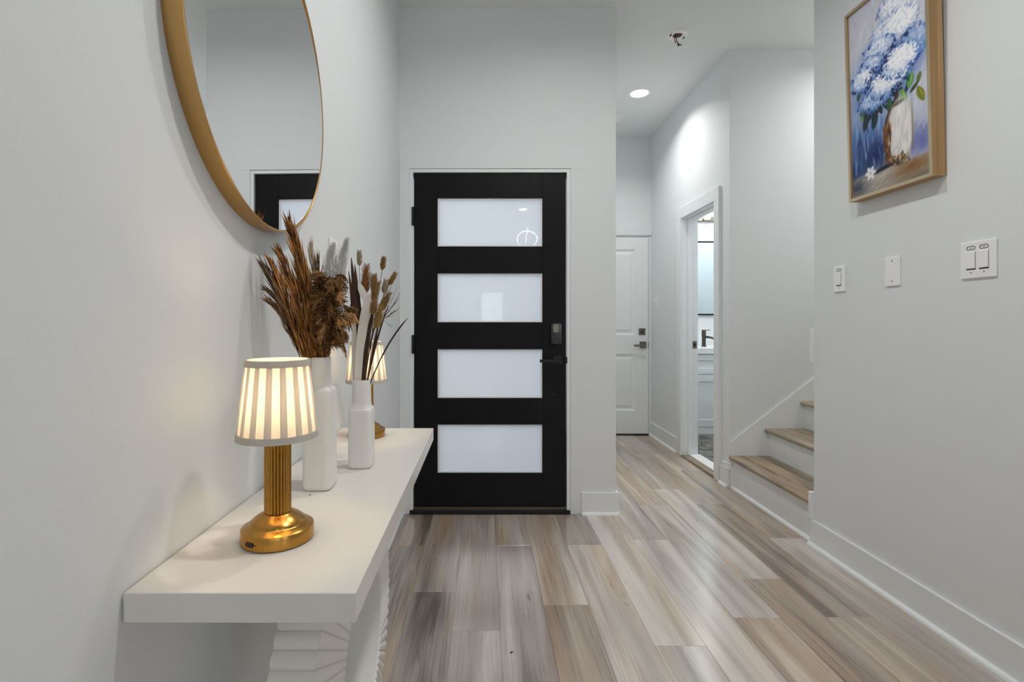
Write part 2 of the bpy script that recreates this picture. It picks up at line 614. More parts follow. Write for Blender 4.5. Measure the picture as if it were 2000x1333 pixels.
for k in range(-2, 12):
    x0 = -0.304 + PW * k
    x1 = x0 + PW
    x0, x1 = max(x0, XL), min(x1, 1.735)
    if x1 - x0 < 0.01: continue
    e = ends[k]
    for r in range(-6, 4):
        y0, y1 = e + r * PL, e + (r + 1) * PL
        lo, hi = -2.5, (YE if x1 > XH + 0.01 else YD + 0.02)
        y0, y1 = max(y0, lo), min(y1, hi)
        if y1 - y0 < 0.02: continue
        t, w = look.get((k, r), (rng.uniform(.35, .7), rng.uniform(.3, .8)))
        plank(x0, x1, y0, y1, t, w)
# boards of the living room floor behind the camera
rb = MB()
for k in range(0, 24):
    x0 = XL + 0.183 * k
    x1 = min(x0 + 0.183, XB)
    if x1 <= x0: continue
    for r in range(3):
        rb.box(x0 + .0004, x1 - .0004, YB + 1.1 * r + .0004, YB + 1.1 * (r + 1) - .0004, -0.006, 0)
for k in range(0, 12):
    x0 = 1.735 + 0.183 * k
    x1 = min(x0 + 0.183, XB)
    if x1 <= x0: continue
    rb.box(x0 + .0004, x1 - .0004, -2.5, 0.28, -0.006, 0)
o = obj('plank_field', rb, M['plank'], fl); o['kind'] = 'stuff'; o['tone'] = .55; o['warm'] = .6; o['seed'] = .2

# ceiling
struct('ceiling', MB().box(XL - 0.12, 4.35, YB - 0.12, YD + 0.14, ZC, ZC + 0.12).box(XH - 0.12, 4.35, YD + 0.14, 6.0, ZC, ZC + 0.12), M['ceiling'], 'plain white ceiling over the entry and hallway', 'ceiling')

# walls
struct('wall_left', MB().box(XL - 0.12, XL, YB - 0.12, YD + 0.14, -0.1, ZC), M['wall'], 'white wall behind the round mirror and console table', 'wall')
DX0, DX1, DZ = -0.422, 0.496, 2.053
OX0, OX1, OZ = DX0 - 0.022, DX1 + 0.022, DZ + 0.022
struct('wall_front', MB().box(XL, OX0, YD, YD + 0.14, 0, ZC).box(OX1, XH, YD, YD + 0.14, 0, ZC).box(OX0, OX1, YD, YD + 0.14, OZ, ZC),
       M['wall'], 'white wall around the black front door', 'wall')
struct('wall_hall_left', MB().box(XH - 0.12, XH, YD + 0.14, YE, 0, ZC), M['wall'], 'left wall of the hallway hidden behind the front door wall', 'wall')
E2X0, E2X1, E2Z = 0.868, 1.678, 2.022
struct('wall_hall_end', MB().box(XH - 0.12, E2X0 - 0.012, YE, YE + 0.12, 0, ZC).box(E2X1 + 0.012, 1.84, YE, YE + 0.12, 0, ZC)
       .box(E2X0 - 0.012, E2X1 + 0.012, YE, YE + 0.12, E2Z + 0.012, ZC), M['wall'], 'white wall at the end of the hallway above the white door', 'wall')
BY0, BY1, BZ = 3.745, 4.363, 2.04
struct('wall_hall_right', MB().box(XR, 1.84, YS, BY0 - 0.02, 0, ZC).box(XR, 1.84, BY1 + 0.02, YE, 0, ZC)
       .box(XR, 1.84, BY0 - 0.02, BY1 + 0.02, BZ + 0.02, ZC), M['wall'], 'hallway wall with the open bathroom doorway', 'wall')
struct('wall_stair_far', MB().box(1.84, 4.3, YS, YS + 0.12, 0, ZC), M['wall'], 'white wall rising beside the staircase', 'wall')
struct('wall_right', MB().box(XR, XR + 0.125, 0.3, YR, 0, ZC), M['wall'], 'white wall under the painting with three switch plates', 'wall')
struct('wall_stair_near', MB().box(XR + 0.125, 4.3, YR - 0.12, YR, 0, ZC), M['wall'], 'wall on the near side of the staircase', 'wall')
struct('wall_stair_end', MB().box(4.2, 4.3, YR, YS, 0, ZC), M['wall'], 'wall behind the top of the staircase', 'wall')
struct('wall_bath_back', MB().box(1.84, 3.1, 5.75, 5.87, 0, ZC), M['wall'], 'bathroom wall behind the mirror and vanity', 'wall')
struct('wall_bath_right', MB().box(3.0, 3.1, YS + 0.12, 5.75, 0, ZC), M['wall'], 'side wall of the bathroom', 'wall')
struct('wall_bath_left', MB().box(1.74, 1.84, YE + 0.12, 5.87, 0, ZC), M['wall'], 'bathroom wall beside the vanity', 'wall')
struct('wall_living_front', MB().box(XR + 0.125, XB, 0.3, 0.42, 0, ZC), M['wall'], 'living room wall that meets the entry', 'wall')
# living room: side wall with a large window, back wall with two
struct('wall_living_right', MB().box(XB, XB + 0.12, YB, -4.4, 0, ZC).box(XB, XB + 0.12, -2.8, 0.42, 0, ZC)
       .box(XB, XB + 0.12, -4.4, -2.8, 0, 0.9).box(XB, XB + 0.12, -4.4, -2.8, 2.3, ZC), M['wall'], 'living room side wall with a wide window', 'wall')
struct('wall_back', MB().box(XL, -0.10, YB - 0.12, YB, 0, ZC).box(-0.10, 0.49, YB - 0.12, YB, 0, 0.75).box(-0.10, 0.49, YB - 0.12, YB, 1.88, ZC)
       .box(0.49, 1.75, YB - 0.12, YB, 0, ZC).box(1.75, 2.95, YB - 0.12, YB, 0, 0.9).box(1.75, 2.95, YB - 0.12, YB, 2.3, ZC)
       .box(2.95, XB, YB - 0.12, YB, 0, ZC), M['wall'], 'living room back wall with two windows', 'wall')
def window(name, label, axis, a0, a1, z0, z1, d, mull):
    w = thing(name, (a0, d, z0) if axis == 'x' else (d, a0, z0), label, 'window', None, 'structure')
    def bx(u0, u1, v0, v1, t0, t1): return (u0, u1, d + t0, d + t1, v0, v1) if axis == 'x' else (d + t0, d + t1, u0, u1, v0, v1)
    f = MB()
    for u0, u1, v0, v1 in ((a0, a1, z0, z0 + .05), (a0, a1, z1 - .05, z1), (a0, a0 + .05, z0 + .05, z1 - .05), (a1 - .05, a1, z0 + .05, z1 - .05)):
        f.box(*bx(u0, u1, v0, v1, -.04, .04))
    obj('window_frame', f, M['trim'], w)
    for i in range(1, mull):
        u = a0 + (a1 - a0) * i / mull
        obj('mullion', MB().box(*bx(u - .02, u + .02, z0 + .05, z1 - .05, -.03, .03)), M['trim'], w)
    obj('pane', MB().box(*bx(a0 + .05, a1 - .05, z0 + .05, z1 - .05, -.004, .004)), M['glass'], w)
window('window_1', 'small window in the living room back wall', 'x', -0.10, 0.49, 0.75, 1.88, YB - 0.06, 1)
window('window_2', 'wide window in the living room back wall', 'x', 1.75, 2.95, 0.9, 2.3, YB - 0.06, 2)
window('window_3', 'wide window in the living room side wall', 'y', -4.4, -2.8, 0.9, 2.3, XB + 0.06, 2)
struct('ground', MB().box(XL - 3, XH - .12, YD + 0.14, YD + 8, -0.2, -0.06), M['concrete'], 'concrete porch outside the front door', 'ground')

# baseboards
def baseboard(name, runs, label):
    """runs: (x0,x1,y0,y1, side) with side the outward direction of the face"""
    root = None
    m, q = MB(), MB()
    for x0, x1, y0, y1, sd, z0 in runs:
        T, H, Q = 0.014, 0.133, 0.017
        if sd == '+x': m.box(x0, x0 + T, y0, y1, z0, z0 + H); prof = lambda t: (x0 + T, t)
        if sd == '-x': m.box(x0 - T, x0, y0, y1, z0, z0 + H)
        if sd == '-y': m.box(x0, x1, y0 - T, y0, z0, z0 + H)
        if sd == '+y': m.box(x0, x1, y0, y0 + T, z0, z0 + H)
        arc = [(0, 0)] + [(Q * math.cos(a), Q * math.sin(a)) for a in [i * math.pi / 10 for i in range(6)]]
        ra, rb_ = [], []
        for u, w in arc:
            if sd == '+x': ra.append((x0 + T + u, y0, z0 + w)); rb_.append((x0 + T + u, y1, z0 + w))
            if sd == '-x': ra.append((x0 - T - u, y0, z0 + w)); rb_.append((x0 - T - u, y1, z0 + w))
            if sd == '-y': ra.append((x0, y0 - T - u, z0 + w)); rb_.append((x1, y0 - T - u, z0 + w))
            if sd == '+y': ra.append((x0, y0 + T + u, z0 + w)); rb_.append((x1, y0 + T + u, z0 + w))
        q.rings([ra, rb_])
    b = struct(name, m, M['trim'], label, 'baseboard', 0.002)
    obj('quarter_round', q, M['trim'], b, smooth=50)
    return b
baseboard('baseboard_right', [(XR, XR, 0.3, YR + 0.014, '-x', 0)], 'white baseboard along the wall under the painting')
baseboard('baseboard_left', [(XL, XL, YB, YD, '+x', 0)], 'white baseboard behind the console table')
baseboard('baseboard_front', [(0.586, XH + 0.0145, YD, YD, '-y', 0)], 'short white baseboard right of the black door')
baseboard('baseboard_hall_left', [(XH, XH, YD + 0.0005, YE, '+x', 0)], 'white baseboard along the hidden left wall of the hallway')
baseboard('baseboard_hall_right', [(XR, XR, BY1 + 0.10, YE, '-x', 0)], 'white baseboard between the bathroom doorway and the white door')
baseboard('baseboard_stair', [(XR, XR, YS + 0.004, BY0 - 0.10, '-x', 0)], 'short white baseboard between bathroom doorway and stairs')

# ------------------------------------------------------------------ front door
d1 = thing('door_1', (0.037, 3.08, 0), 'black front door with four frosted glass panes', 'door', None, 'structure')
SX0, SX1 = -0.280, 0.354
FY0, FY1 = 3.062, 3.106
zs = [(1.905, 1.613), (1.450, 1.154), (0.991, 0.695), (0.535, 0.242)]
box('stile', DX0, SX0, FY0, FY1, 0.036, DZ, M['black_wood'], d1, 0.0015)
box('stile', SX1, DX1, FY0, FY1, 0.036, DZ, M['black_wood'], d1, 0.0015)
rails = [(DZ, zs[0][0]), (zs[0][1], zs[1][0]), (zs[1][1], zs[2][0]), (zs[2][1], zs[3][0]), (zs[3][1], 0.036)]
for t, b in rails:
    box('rail', SX0 + .0005, SX1 - .0005, FY0 + .0006, FY1, b, t, M['black_wood'], d1, 0.0012)
for t, b in zs:
    p = box('pane', SX0 + .003, SX1 - .003, FY0 + .017, FY0 + .023, b + .003, t - .003, M['frosted'], d1)
    s = MB()
    w = .008
    s.box(SX0, SX1, FY0 + .008, FY0 + .0165, t - w, t).box(SX0, SX1, FY0 + .008, FY0 + .0165, b, b + w)
    s.box(SX0, SX0 + w, FY0 + .008, FY0 + .0165, b + w, t - w).box(SX1 - w, SX1, FY0 + .008, FY0 + .0165, b + w, t - w)
    obj('glazing_bead', s, M['plate'], p, 0.001, label='white bead around the frosted pane')
# jamb, stop and casing
j = MB().box(OX0, DX0 - .004, YD - .001, YD + 0.14, 0, OZ).box(DX1 + .004, OX1, YD - .001, YD + 0.14, 0, OZ).box(DX0 - .004, DX1 + .004, YD - .001, YD + 0.14, DZ + .005, OZ)
obj('jamb', j, M['trim'], d1, 0.001)
for x0, x1 in ((XL + .001, OX0 - .004), (OX1 + .004, 0.586)):
    box('casing_leg', x0, x1, YD - .007, YD, 0.0, OZ + .004, M['wall'], d1, 0.002)
box('casing_head', XL + .001, 0.586, YD - .007, YD, OZ + .004, OZ + .088, M['wall'], d1, 0.002)
box('door_stop', DX0 - .004, DX1 + .004, FY1 + .002, FY1 + .02, DZ - .012, DZ + .005, M['gasket'], d1)
box('threshold', OX0, OX1, YD - .012, YD + .14, 0.0, 0.024, M['gasket'], d1, 0.003)
box('sweep', DX0, DX1, YD - .002, FY0 + .004, 0.026, 0.040, M['bronze'], d1, 0.002, label='thin bronze strip along the bottom of the door')
for z0, z1 in ((1.737, 1.848), (0.965, 1.078), (0.20, 0.31)):
    h = MB()
    for i in range(3):
        hz = (z1 - z0) / 3
        h.lathe([(.0065, z0 + i * hz + .0006), (.0065, z0 + (i + 1) * hz - .0006)], (DX0 - .005, YD - .006, 0), 12)
    h.box(DX0 - .004, DX0 + .004, YD - .005, YD + .03, z0, z1)
    obj('hinge', h, M['black_metal'], d1, 0.0006)
# keypad lock
KX, KZ = (1086 - 945) / 324.6, 1.16 - (652 - 628) / 324.6
def plate_ext(cx, cz, hx, hz, r, y0, y1, k=6, inset=.004):
    a = rounded_rect(cx, cz, hx, hz, r, 0, k)
    b = rounded_rect(cx, cz, hx - inset, hz - inset, max(r - inset, .001), 0, k)
    return MB().rings([[(x, y0, z) for x, z, _ in a], [(x, y1 + inset, z) for x, z, _ in a], [(x, y1, z) for x, z, _ in b]])
lk = obj('smart_lock', plate_ext(KX, KZ, .033, .064, .016, FY0, FY0 - .030), M['black_gloss'], d1, smooth=40, label='gloss black smart lock')
obj('thumb_turn', plate_ext(KX - .005, KZ + .03, .018, .026, .014, FY0 - .030, FY0 - .040), M['nickel'], lk, smooth=40, label='grey metal turn piece')
obj('lock_screw', MB().lathe([(.003, 0), (.003, .002)], (0, 0, 0), 10), M['nickel'], lk, local=True).matrix_local = Matrix.Translation((KX - .002 - d1.location.x, FY0 - .03 - d1.location.y, KZ - .054)) @ Matrix.Rotation(math.pi / 2, 4, 'X')
LZ = 1.16 - (705 - 628) / 324.6
LX = (1090 - 945) / 324.6
lv = obj('lever_rose', plate_ext(LX - .003, LZ + .004, .028, .028, .003, FY0, FY0 - .010, inset=.002), M['black_metal'], d1, smooth=40)
obj('lever_handle', MB().tube([(LX - .003, FY0 - .01, LZ), (LX - .003, FY0 - .042, LZ)], .009, 12)
    .box((1053 - 945) / 324.6, LX + .008, FY0 - .054, FY0 - .042, LZ - .008, LZ + .010), M['black_metal'], lv, 0.0015)
obj('latch_plate', MB().box(DX1 + .0005, DX1 + .006, YD - .003, YD + .02, LZ - .018, LZ + .022), M['black_metal'], d1, .0008)
pk = obj('keyhole', MB().lathe([(.011, 0), (.011, .004), (.009, .006)], (0, 0, 0), 16), M['black_metal'], d1, local=True)
pk.matrix_local = Matrix.Translation(((1082 - 945) / 324.6 - d1.location.x, FY0 - d1.location.y, 1.16 - (772 - 628) / 324.6)) @ Matrix.Rotation(math.pi / 2, 4, 'X')
pk2 = obj('keyhole_pin', MB().lathe([(.0035, .0062), (.003, .0075)], (0, 0, 0), 10), M['nickel'], d1, local=True)
pk2.matrix_local = pk.matrix_local

# ------------------------------------------------------------------ hallway end door
d2 = thing('door_2', (1.27, YE, 0), 'white two-panel door at the end of the hallway', 'door', None, 'structure')
def panel_door():
    m = MB()
    yf, yb, yr = YE + .004, YE + .040, YE + .016
    px0, px1 = 1.0, 1.546
    pz = [(0.246, 0.826), (1.02, 1.896)]
    z0, z1 = 0.012, E2Z
    m.box(E2X0, px0, yf, yb, z0, z1).box(px1, E2X1, yf, yb, z0, z1)
    for a, b in ((z0, pz[0][0]), (pz[0][1], pz[1][0]), (pz[1][1], z1)):
        m.box(px0, px1, yf, yb, a, b)
    return m, pz, px0, px1, yf, yr
m, pz, px0, px1, yf, yr = panel_door()
obj('door_leaf', m, M['white_door'], d2)
for a, b in pz:
    # moulded panel: slopes in, flat ring, rises to a raised field
    rs = []
    for ins, y in ((0, yf), (.018, yr), (.030, yr), (.055, yf + .004)):
        rs.append([(px0 + ins, y, a + ins), (px1 - ins, y, a + ins), (px1 - ins, y, b - ins), (px0 + ins, y, b - ins)])
    obj('door_panel', MB().rings(rs, cap0=False), M['white_door'], d2)
box('jamb', E2X1 + .003, E2X1 + .012, YE - .004, YE + .12, 0, E2Z + .012, M['trim'], d2)
box('jamb', E2X0 - .012, E2X0 - .003, YE - .004, YE + .12, 0, E2Z + .012, M['trim'], d2)
box('jamb', E2X0 - .012, E2X1 + .012, YE - .004, YE + .12, E2Z + .004, E2Z + .012, M['trim'], d2)
box('door_stop', E2X0 - .003, E2X1 + .003, YE + .042, YE + .06, 0, E2Z + .004, M['gasket'], d2)
box('threshold', E2X0 - .003, E2X1 + .003, YE - .01, YE + .1, 0, .010, M['gasket'], d2)
box('casing_head', XH + .001, XR - .001, YE - .012, YE, E2Z + .014, E2Z + .104, M['wall'], d2, .002)
pm = 990 / YE
def hx(px): return (px - 945) / pm
def hz(py): return 1.16 - (py - 628) / pm
db = obj('deadbolt', plate_ext(hx(1254), hz(648), .033, .033, .003, yf, yf - .010, inset=.002), M['nickel'], d2, smooth=40)
obj('thumb_turn', MB().box(hx(1254) - .005, hx(1254) + .005, yf - .026, yf - .010, hz(648) - .016, hz(648) + .016), M['dark_nickel'], db, .001)
rs_ = obj('lever_rose', plate_ext(hx(1256), hz(674), .033, .033, .003, yf, yf - .010, inset=.002), M['nickel'], d2, smooth=40)
obj('lever_handle', MB().tube([(hx(1254), yf - .01, hz(675)), (hx(1254), yf - .045, hz(675))], .009, 12)
    .box(hx(1236), hx(1258), yf - .058, yf - .044, hz(675) - .010, hz(675) + .010), M['nickel'], rs_, .0015)
obj('latch_plate', MB().box(E2X1 - .001, E2X1 + .004, yf - .004, yf + .02, hz(674) - .03, hz(674) + .03), M['dark_nickel'], d2)

# ------------------------------------------------------------------ bathroom doorway trim
t1 = thing('trim_1', (XR, 4.05, 0), 'white casing and jamb of the open bathroom doorway', 'door frame', None, 'structure')
cw = .095
box('casing_leg', XR - .016, XR, BY0 - cw, BY0 - .006, 0, BZ + .006, M['trim'], t1, .002)
box('casing_leg', XR - .016, XR, BY1 + .006, BY1 + cw, 0, BZ + .006, M['trim'], t1, .002)
box('casing_head', XR - .016, XR, BY0 - cw, BY1 + cw, BZ + .006, BZ + .100, M['trim'], t1, .002)
box('back_band', XR - .022, XR - .016, BY0 - cw, BY0 - cw + .014, 0, BZ + .1, M['trim'], t1, .001)
box('jamb', XR - .002, 1.842, BY0 - .02, BY0, 0, BZ + .02, M['trim'], t1)
jf = box('jamb', XR - .002, 1.842, BY1, BY1 + .02, 0, BZ + .02, M['trim'], t1)
box('jamb', XR - .002, 1.842, BY0, BY1, BZ, BZ + .02, M['trim'], t1)
box('door_stop', XR + .045, XR + .075, BY1 - .012, BY1, 0, BZ - .012, M['trim'], t1, .0015)
box('door_stop', XR + .045, XR + .075, BY0, BY1, BZ - .012, BZ, M['trim'], t1, .0015)
box('strike_plate', 1.797, 1.832, BY1 - .003, BY1, .925, .990, M['nickel'], jf, .001, label='satin metal strike plate')
box('strike_hole', 1.805, 1.822, BY1 - .004, BY1 - .0028, .943, .972, M['gasket'], jf)
box('marble_sill', XR + .055, 1.86, BY0, BY1, -.005, .016, M['marble_white'], t1, .003, label='white marble sill')
box('reducer_strip', XR - .012, XR + .055, BY0, BY1, -.003, .012, M['tread'], t1, .005, label='dark wood reducer strip at the bathroom floor')
for q_ in t1.children:
    if q_.name.startswith('reducer'): q_['tone'], q_['warm'], q_['seed'] = .2, .8, .3

# ------------------------------------------------------------------ bathroom behind the doorway
bf = struct('floor_bath', MB().box(1.84, 3.0, YS + .12, 5.75, -.05, -.004), M['gasket'], 'dark marble tile floor of the bathroom', 'floor')
for i in range(2):
    for k in range(7):
        x0, y0 = 1.842 + .58 * i, YS + .122 + .30 * k
        obj('tile', MB().box(x0, x0 + .577, y0, min(y0 + .297, 5.748), -.004, .002), M['tile'], bf, .001)
va = thing('bathroom_vanity', (2.35, 5.48, 0), 'pale bathroom vanity with one drawer over a cabinet door, seen through the open doorway', 'vanity')
VX0, VX1, VY = 2.02, 2.78, 5.20
box('cabinet_body', VX0, VX1, VY + .02, 5.745, .073, .824, M['vanity'], va)
box('plinth', VX0, VX1, VY + .004, 5.745, 0, .073, M['trim'], va, label='lighter plinth at the floor')
def shaker(name, x0, x1, z0, z1, rail, par):
    m = MB().box(x0, x0 + rail, VY, VY + .02, z0, z1).box(x1 - rail, x1, VY, VY + .02, z0, z1)
    m.box(x0 + rail, x1 - rail, VY, VY + .02, z0, z0 + rail).box(x0 + rail, x1 - rail, VY, VY + .02, z1 - rail, z1)
    m.box(x0 + rail, x1 - rail, VY + .010, VY + .02, z0 + rail, z1 - rail)
    return obj(name, m, M['vanity'], par)
shaker('drawer', VX0 + .004, VX1 - .004, .618, .818, .058, va)
xm = (VX0 + VX1) / 2 + .12
shaker('cabinet_door', VX0 + .004, xm - .002, .077, .611, .07, va)
shaker('cabinet_door', xm + .002, VX1 - .004, .077, .611, .07, va)
box('countertop', VX0 - .01, VX1 + .01, VY - .015, 5.748, .826, .885, M['marble_white'], va, .003)
fa = thing('faucet', (2.40, 5.53, .885), 'dark nickel single-lever faucet on the bathroom vanity', 'faucet')
fx, fy = 2.40, 5.53
obj('faucet_body', MB().lathe([(.030, .885), (.030, .891), (.021, .895), (.020, .99), (.022, 1.0), (.022, 1.055), (.018, 1.06)], (fx, fy, 0), 20), M['dark_nickel'], fa, smooth=40)
obj('spout', MB().tube([(fx, fy, .985), (fx + .02, fy - .05, .99), (fx + .045, fy - .11, .982), (fx + .05, fy - .125, .972)], [.014, .013, .011, .010], 12), M['dark_nickel'], fa, smooth=60)
obj('lever', MB().box(fx - .02, fx + .065, fy - .016, fy + .016, 1.06, 1.068), M['dark_nickel'], fa, .002)
bm_ = thing('bathroom_mirror', (2.55, 5.748, 1.235), 'large bathroom mirror with black top and bottom edges above the vanity', 'mirror')
box('mirror_glass', 2.05, 2.9, 5.735, 5.749, 1.245, 2.05, M['bath_mirror'], bm_)
box('mirror_edge', 2.05, 2.9, 5.728, 5.749, 2.05, 2.066, M['black_metal'], bm_)
box('mirror_edge', 2.05, 2.9, 5.728, 5.749, 1.229, 1.245, M['black_metal'], bm_)
vl = thing('vanity_light', (2.48, 5.70, 2.32), 'metal vanity light bar high on the bathroom wall', 'wall lamp')
box('mounting_bar', 2.20, 2.75, 5.715, 5.749, 2.29, 2.34, M['nickel'], vl, .003)
for x in (2.30, 2.49, 2.68):
    a = obj('lamp_holder', MB().tube([(x, 5.715, 2.315), (x, 5.66, 2.315)], .016, 12), M['nickel'], vl)
    obj('glass_shade', MB().lathe([(.032, 2.30), (.05, 2.42), (.046, 2.42), (.028, 2.304)], (x, 5.65, 0), 18), M['lamp_disc'], a)
area_light('bathroom_light', (2.48, 5.6, 2.45), (math.radians(-150), 0, 0), .5, .1, 9, (1, .97, .92))
area_light('bathroom_ceiling_light', (2.4, 4.7, 3.03), (0, 0, 0), .16, .16, 20, (.95, .98, 1), 'DISK')

# ------------------------------------------------------------------ staircase
st = thing('staircase', (1.73, 3.07, 0), 'white staircase with oak treads rising behind the right wall', 'stairs', None, 'structure')
RISE, RUN, Z1 = .190, .247, .227
for i in range(9):
    x = 1.728 + RUN * i
    zt = Z1 + RISE * i
    zb = 0 if i == 0 else zt - RISE
    box('riser', x, x + .02, YR + .002, YS - .001, zb, zt - .028, M['trim'], st)
    n = MB()
    prof = []
    xn = x - .030
    for a in range(7):
        t = math.pi / 2 + math.pi * a / 6
        prof.append((xn + .014 + .014 * math.cos(t), zt - .014 + .014 * math.sin(t)))
    prof += [(x + RUN - .001, zt - .028), (x + RUN - .001, zt)]
    n.rings([[(px, YR + .001, pz_) for px, pz_ in prof], [(px, YS - .011, pz_) for px, pz_ in prof]])
    o = obj('tread', n, M['tread'], st, smooth=40)
    o['tone'], o['warm'], o['seed'] = .42 + .1 * (i % 3), .85, .13 * i + .05
sk = MB()
p0 = [(1.712, YS - .010), (1.712, YS)]
x1, zs1 = 4.19, .325 + (4.19 - 1.716) * RISE / RUN
prof = [(1.714, 0), (1.714, .325), (x1, zs1), (x1, 0)]
sk.rings([[(x, YS - .012, z) for x, z in prof], [(x, YS - .001, z) for x, z in prof]])
obj('skirt_board', sk, M['trim'], st, .001)
box('cap_strip', 1.7, 1.716, YS - .012, YS + .09, .13, .17, M['trim'], st, .002)
arc = [(0, 0)] + [(.017 * math.cos(i * math.pi / 10), .017 * math.sin(i * math.pi / 10)) for i in range(6)]
obj('quarter_round', MB().rings([[(1.728 - u, YR + .018, w) for u, w in arc], [(1.728 - u, YS + .002, w) for u, w in arc]]), M['trim'], st, smooth=50)
e_ = struct('trim_2', MB().box(XR - .018, XR + .03, YR, YR + .02, 0.134, .275), M['trim'], 'small white trim block at the foot of the stairs', 'trim', .003)
cp = struct('trim_3', MB().box(XR - .011, XR + .05, YR, YR + .02, .942, 1.122), M['trim'], 'small white cap on the wall corner by the stairs', 'trim', .004)

# ------------------------------------------------------------------ ceiling fixtures
def can_light(loc, label, power, group=None, spread=162):
    r = thing('recessed_light', loc, label, 'ceiling light', group)
    x, y, z = loc
    obj('trim_ring', MB().lathe([(.070, -.001), (.075, -.006), (.096, -.004), (.098, 0), (.070, 0)], loc, 40, False, False, True), M['plate'], r, smooth=40)
    obj('lens', MB().lathe([(.0705, -.0005), (.068, -.003)], loc, 40), M['lamp_disc'], r)
    l = area_light('recessed_light_lamp', (x, y, z - .008), (0, 0, 0), .13, .13, power, (1, .99, .975), 'DISK', spread)
    l.parent = r
    l.location = (0, 0, -.008)
    return r
can_light((1.288, 4.195, ZC), 'lit recessed ceiling light in the hallway ceiling', CAN_POWER['hall'], None, 138)
can_light((0.50, 1.90, ZC), 'lit recessed ceiling light over the entry in front of the black door', CAN_POWER['entry'])
can_light((0.52, 1.0, ZC), 'added unseen recessed ceiling light above the camera end of the entry', CAN_POWER['near'])  # extra can out of view, added to even the light on the entry walls
can_light((0.66, -2.37, ZC), 'lit recessed ceiling light further back in the living room', CAN_POWER['rear'])
can_light((2.6, -3.0, ZC), 'lit recessed ceiling light near the living room side window', CAN_POWER['rear'])
can_light((2.75, 3.07, ZC), 'lit recessed ceiling light over the staircase', 11)

sd = thing('smoke_alarm_base', (1.275, 3.34, ZC), 'white smoke alarm base with red and black wires hanging from the ceiling', 'smoke alarm')
sx, sy = 1.275, 3.34
obj('mounting_plate', MB().lathe([(.030, 0), (.030, -.006), (.045, -.012), (.062, -.009), (.068, 0)], (sx, sy, ZC), 40, False, False, True), M['plate'], sd, smooth=40)
obj('wiring_box', MB().lathe([(.0302, -.0012), (.0302, -.004)], (sx, sy, ZC), 24), M['red_box'], sd)
for a in (0.3, 3.4):
    cx, cy_ = sx + .050 * math.cos(a), sy + .050 * math.sin(a)
    box('slot', cx - .004, cx + .004, cy_ - .012, cy_ + .012, ZC - .0135, ZC - .0105, M['gasket'], sd)
z = ZC
obj('red_wire', MB().tube([(sx - .012, sy, z - .004), (sx - .026, sy - .02, z - .02), (sx - .028, sy - .022, z - .045), (sx - .015, sy - .02, z - .068)], .0026, 8), M['red_wire'], sd, smooth=60)
obj('black_wire', MB().tube([(sx - .010, sy, z - .004), (sx - .018, sy - .022, z - .025), (sx - .014, sy - .022, z - .05), (sx - .002, sy - .02, z - .072)], .0028, 8), M['black_wire'], sd, smooth=60)
obj('wire_connector', MB().box(sx - .006, sx + .006, sy - .026, sy - .014, z - .085, z - .07).box(sx + .011, sx + .021, sy - .024, sy - .016, z - .082, z - .074), M['black_wire'], sd, .002)

vt = thing('ceiling_vent', (1.08, 4.69, ZC), 'white ceiling vent partly hidden behind the front door wall', 'vent')
vx0, vx1, vy0, vy1 = .90, 1.278, 4.60, 4.78
fr = MB().box(vx0, vx1, vy0, vy0 + .018, ZC - .012, ZC).box(vx0, vx1, vy1 - .018, vy1, ZC - .012, ZC)
fr.box(vx0, vx0 + .018, vy0 + .018, vy1 - .018, ZC - .012, ZC).box(vx1 - .018, vx1, vy0 + .018, vy1 - .018, ZC - .012, ZC)
obj('vent_frame', fr, M['plate'], vt, .002)
box('vent_backing', vx0 + .018, vx1 - .018, vy0 + .018, vy1 - .018, ZC - .003, ZC, M['plate_dark'], vt)
for i in range(7):
    y = vy0 + .03 + i * .02
    obj('slat', MB().add([(vx0 + .018, y, ZC - .003), (vx1 - .018, y, ZC - .003), (vx1 - .018, y + .012, ZC - .011), (vx0 + .018, y + .012, ZC - .011),
                          (vx0 + .018, y + .002, ZC - .002), (vx1 - .018, y + .002, ZC - .002), (vx1 - .018, y + .014, ZC - .010), (vx0 + .018, y + .014, ZC - .010)],
                         [(0, 1, 2, 3), (7, 6, 5, 4), (0, 4, 5, 1), (3, 2, 6, 7), (0, 3, 7, 4), (1, 5, 6, 2)]), M['plate'], vt)

pd = thing('ring_pendant', (.86, -3.9, ZC), 'white lit wire pendant hanging in the living room', 'pendant lamp')
c = Vector((.86, -3.9, 2.82))
obj('light_ring', MB().rings([[(c.x + (.20 + .008 * math.cos(b)) * math.cos(a), c.y + .008 * math.sin(b), c.z + (.16 + .008 * math.cos(b)) * math.sin(a) - .03) for b in [q * math.pi / 4 for q in range(8)]]
     for a in [2 * math.pi * i / 40 for i in range(40)]], loop=True), M['led'], pd)
obj('wire', MB().tube([(c.x, c.y, ZC), (c.x + .02, c.y, 2.95), (c.x - .03, c.y, 2.86), (c.x - .02, c.y, 2.66)], .006, 8), M['led'], pd)
obj('ceiling_rose', MB().lathe([(.05, -.02), (.055, 0)], (c.x, c.y, ZC), 24), M['plate'], pd)

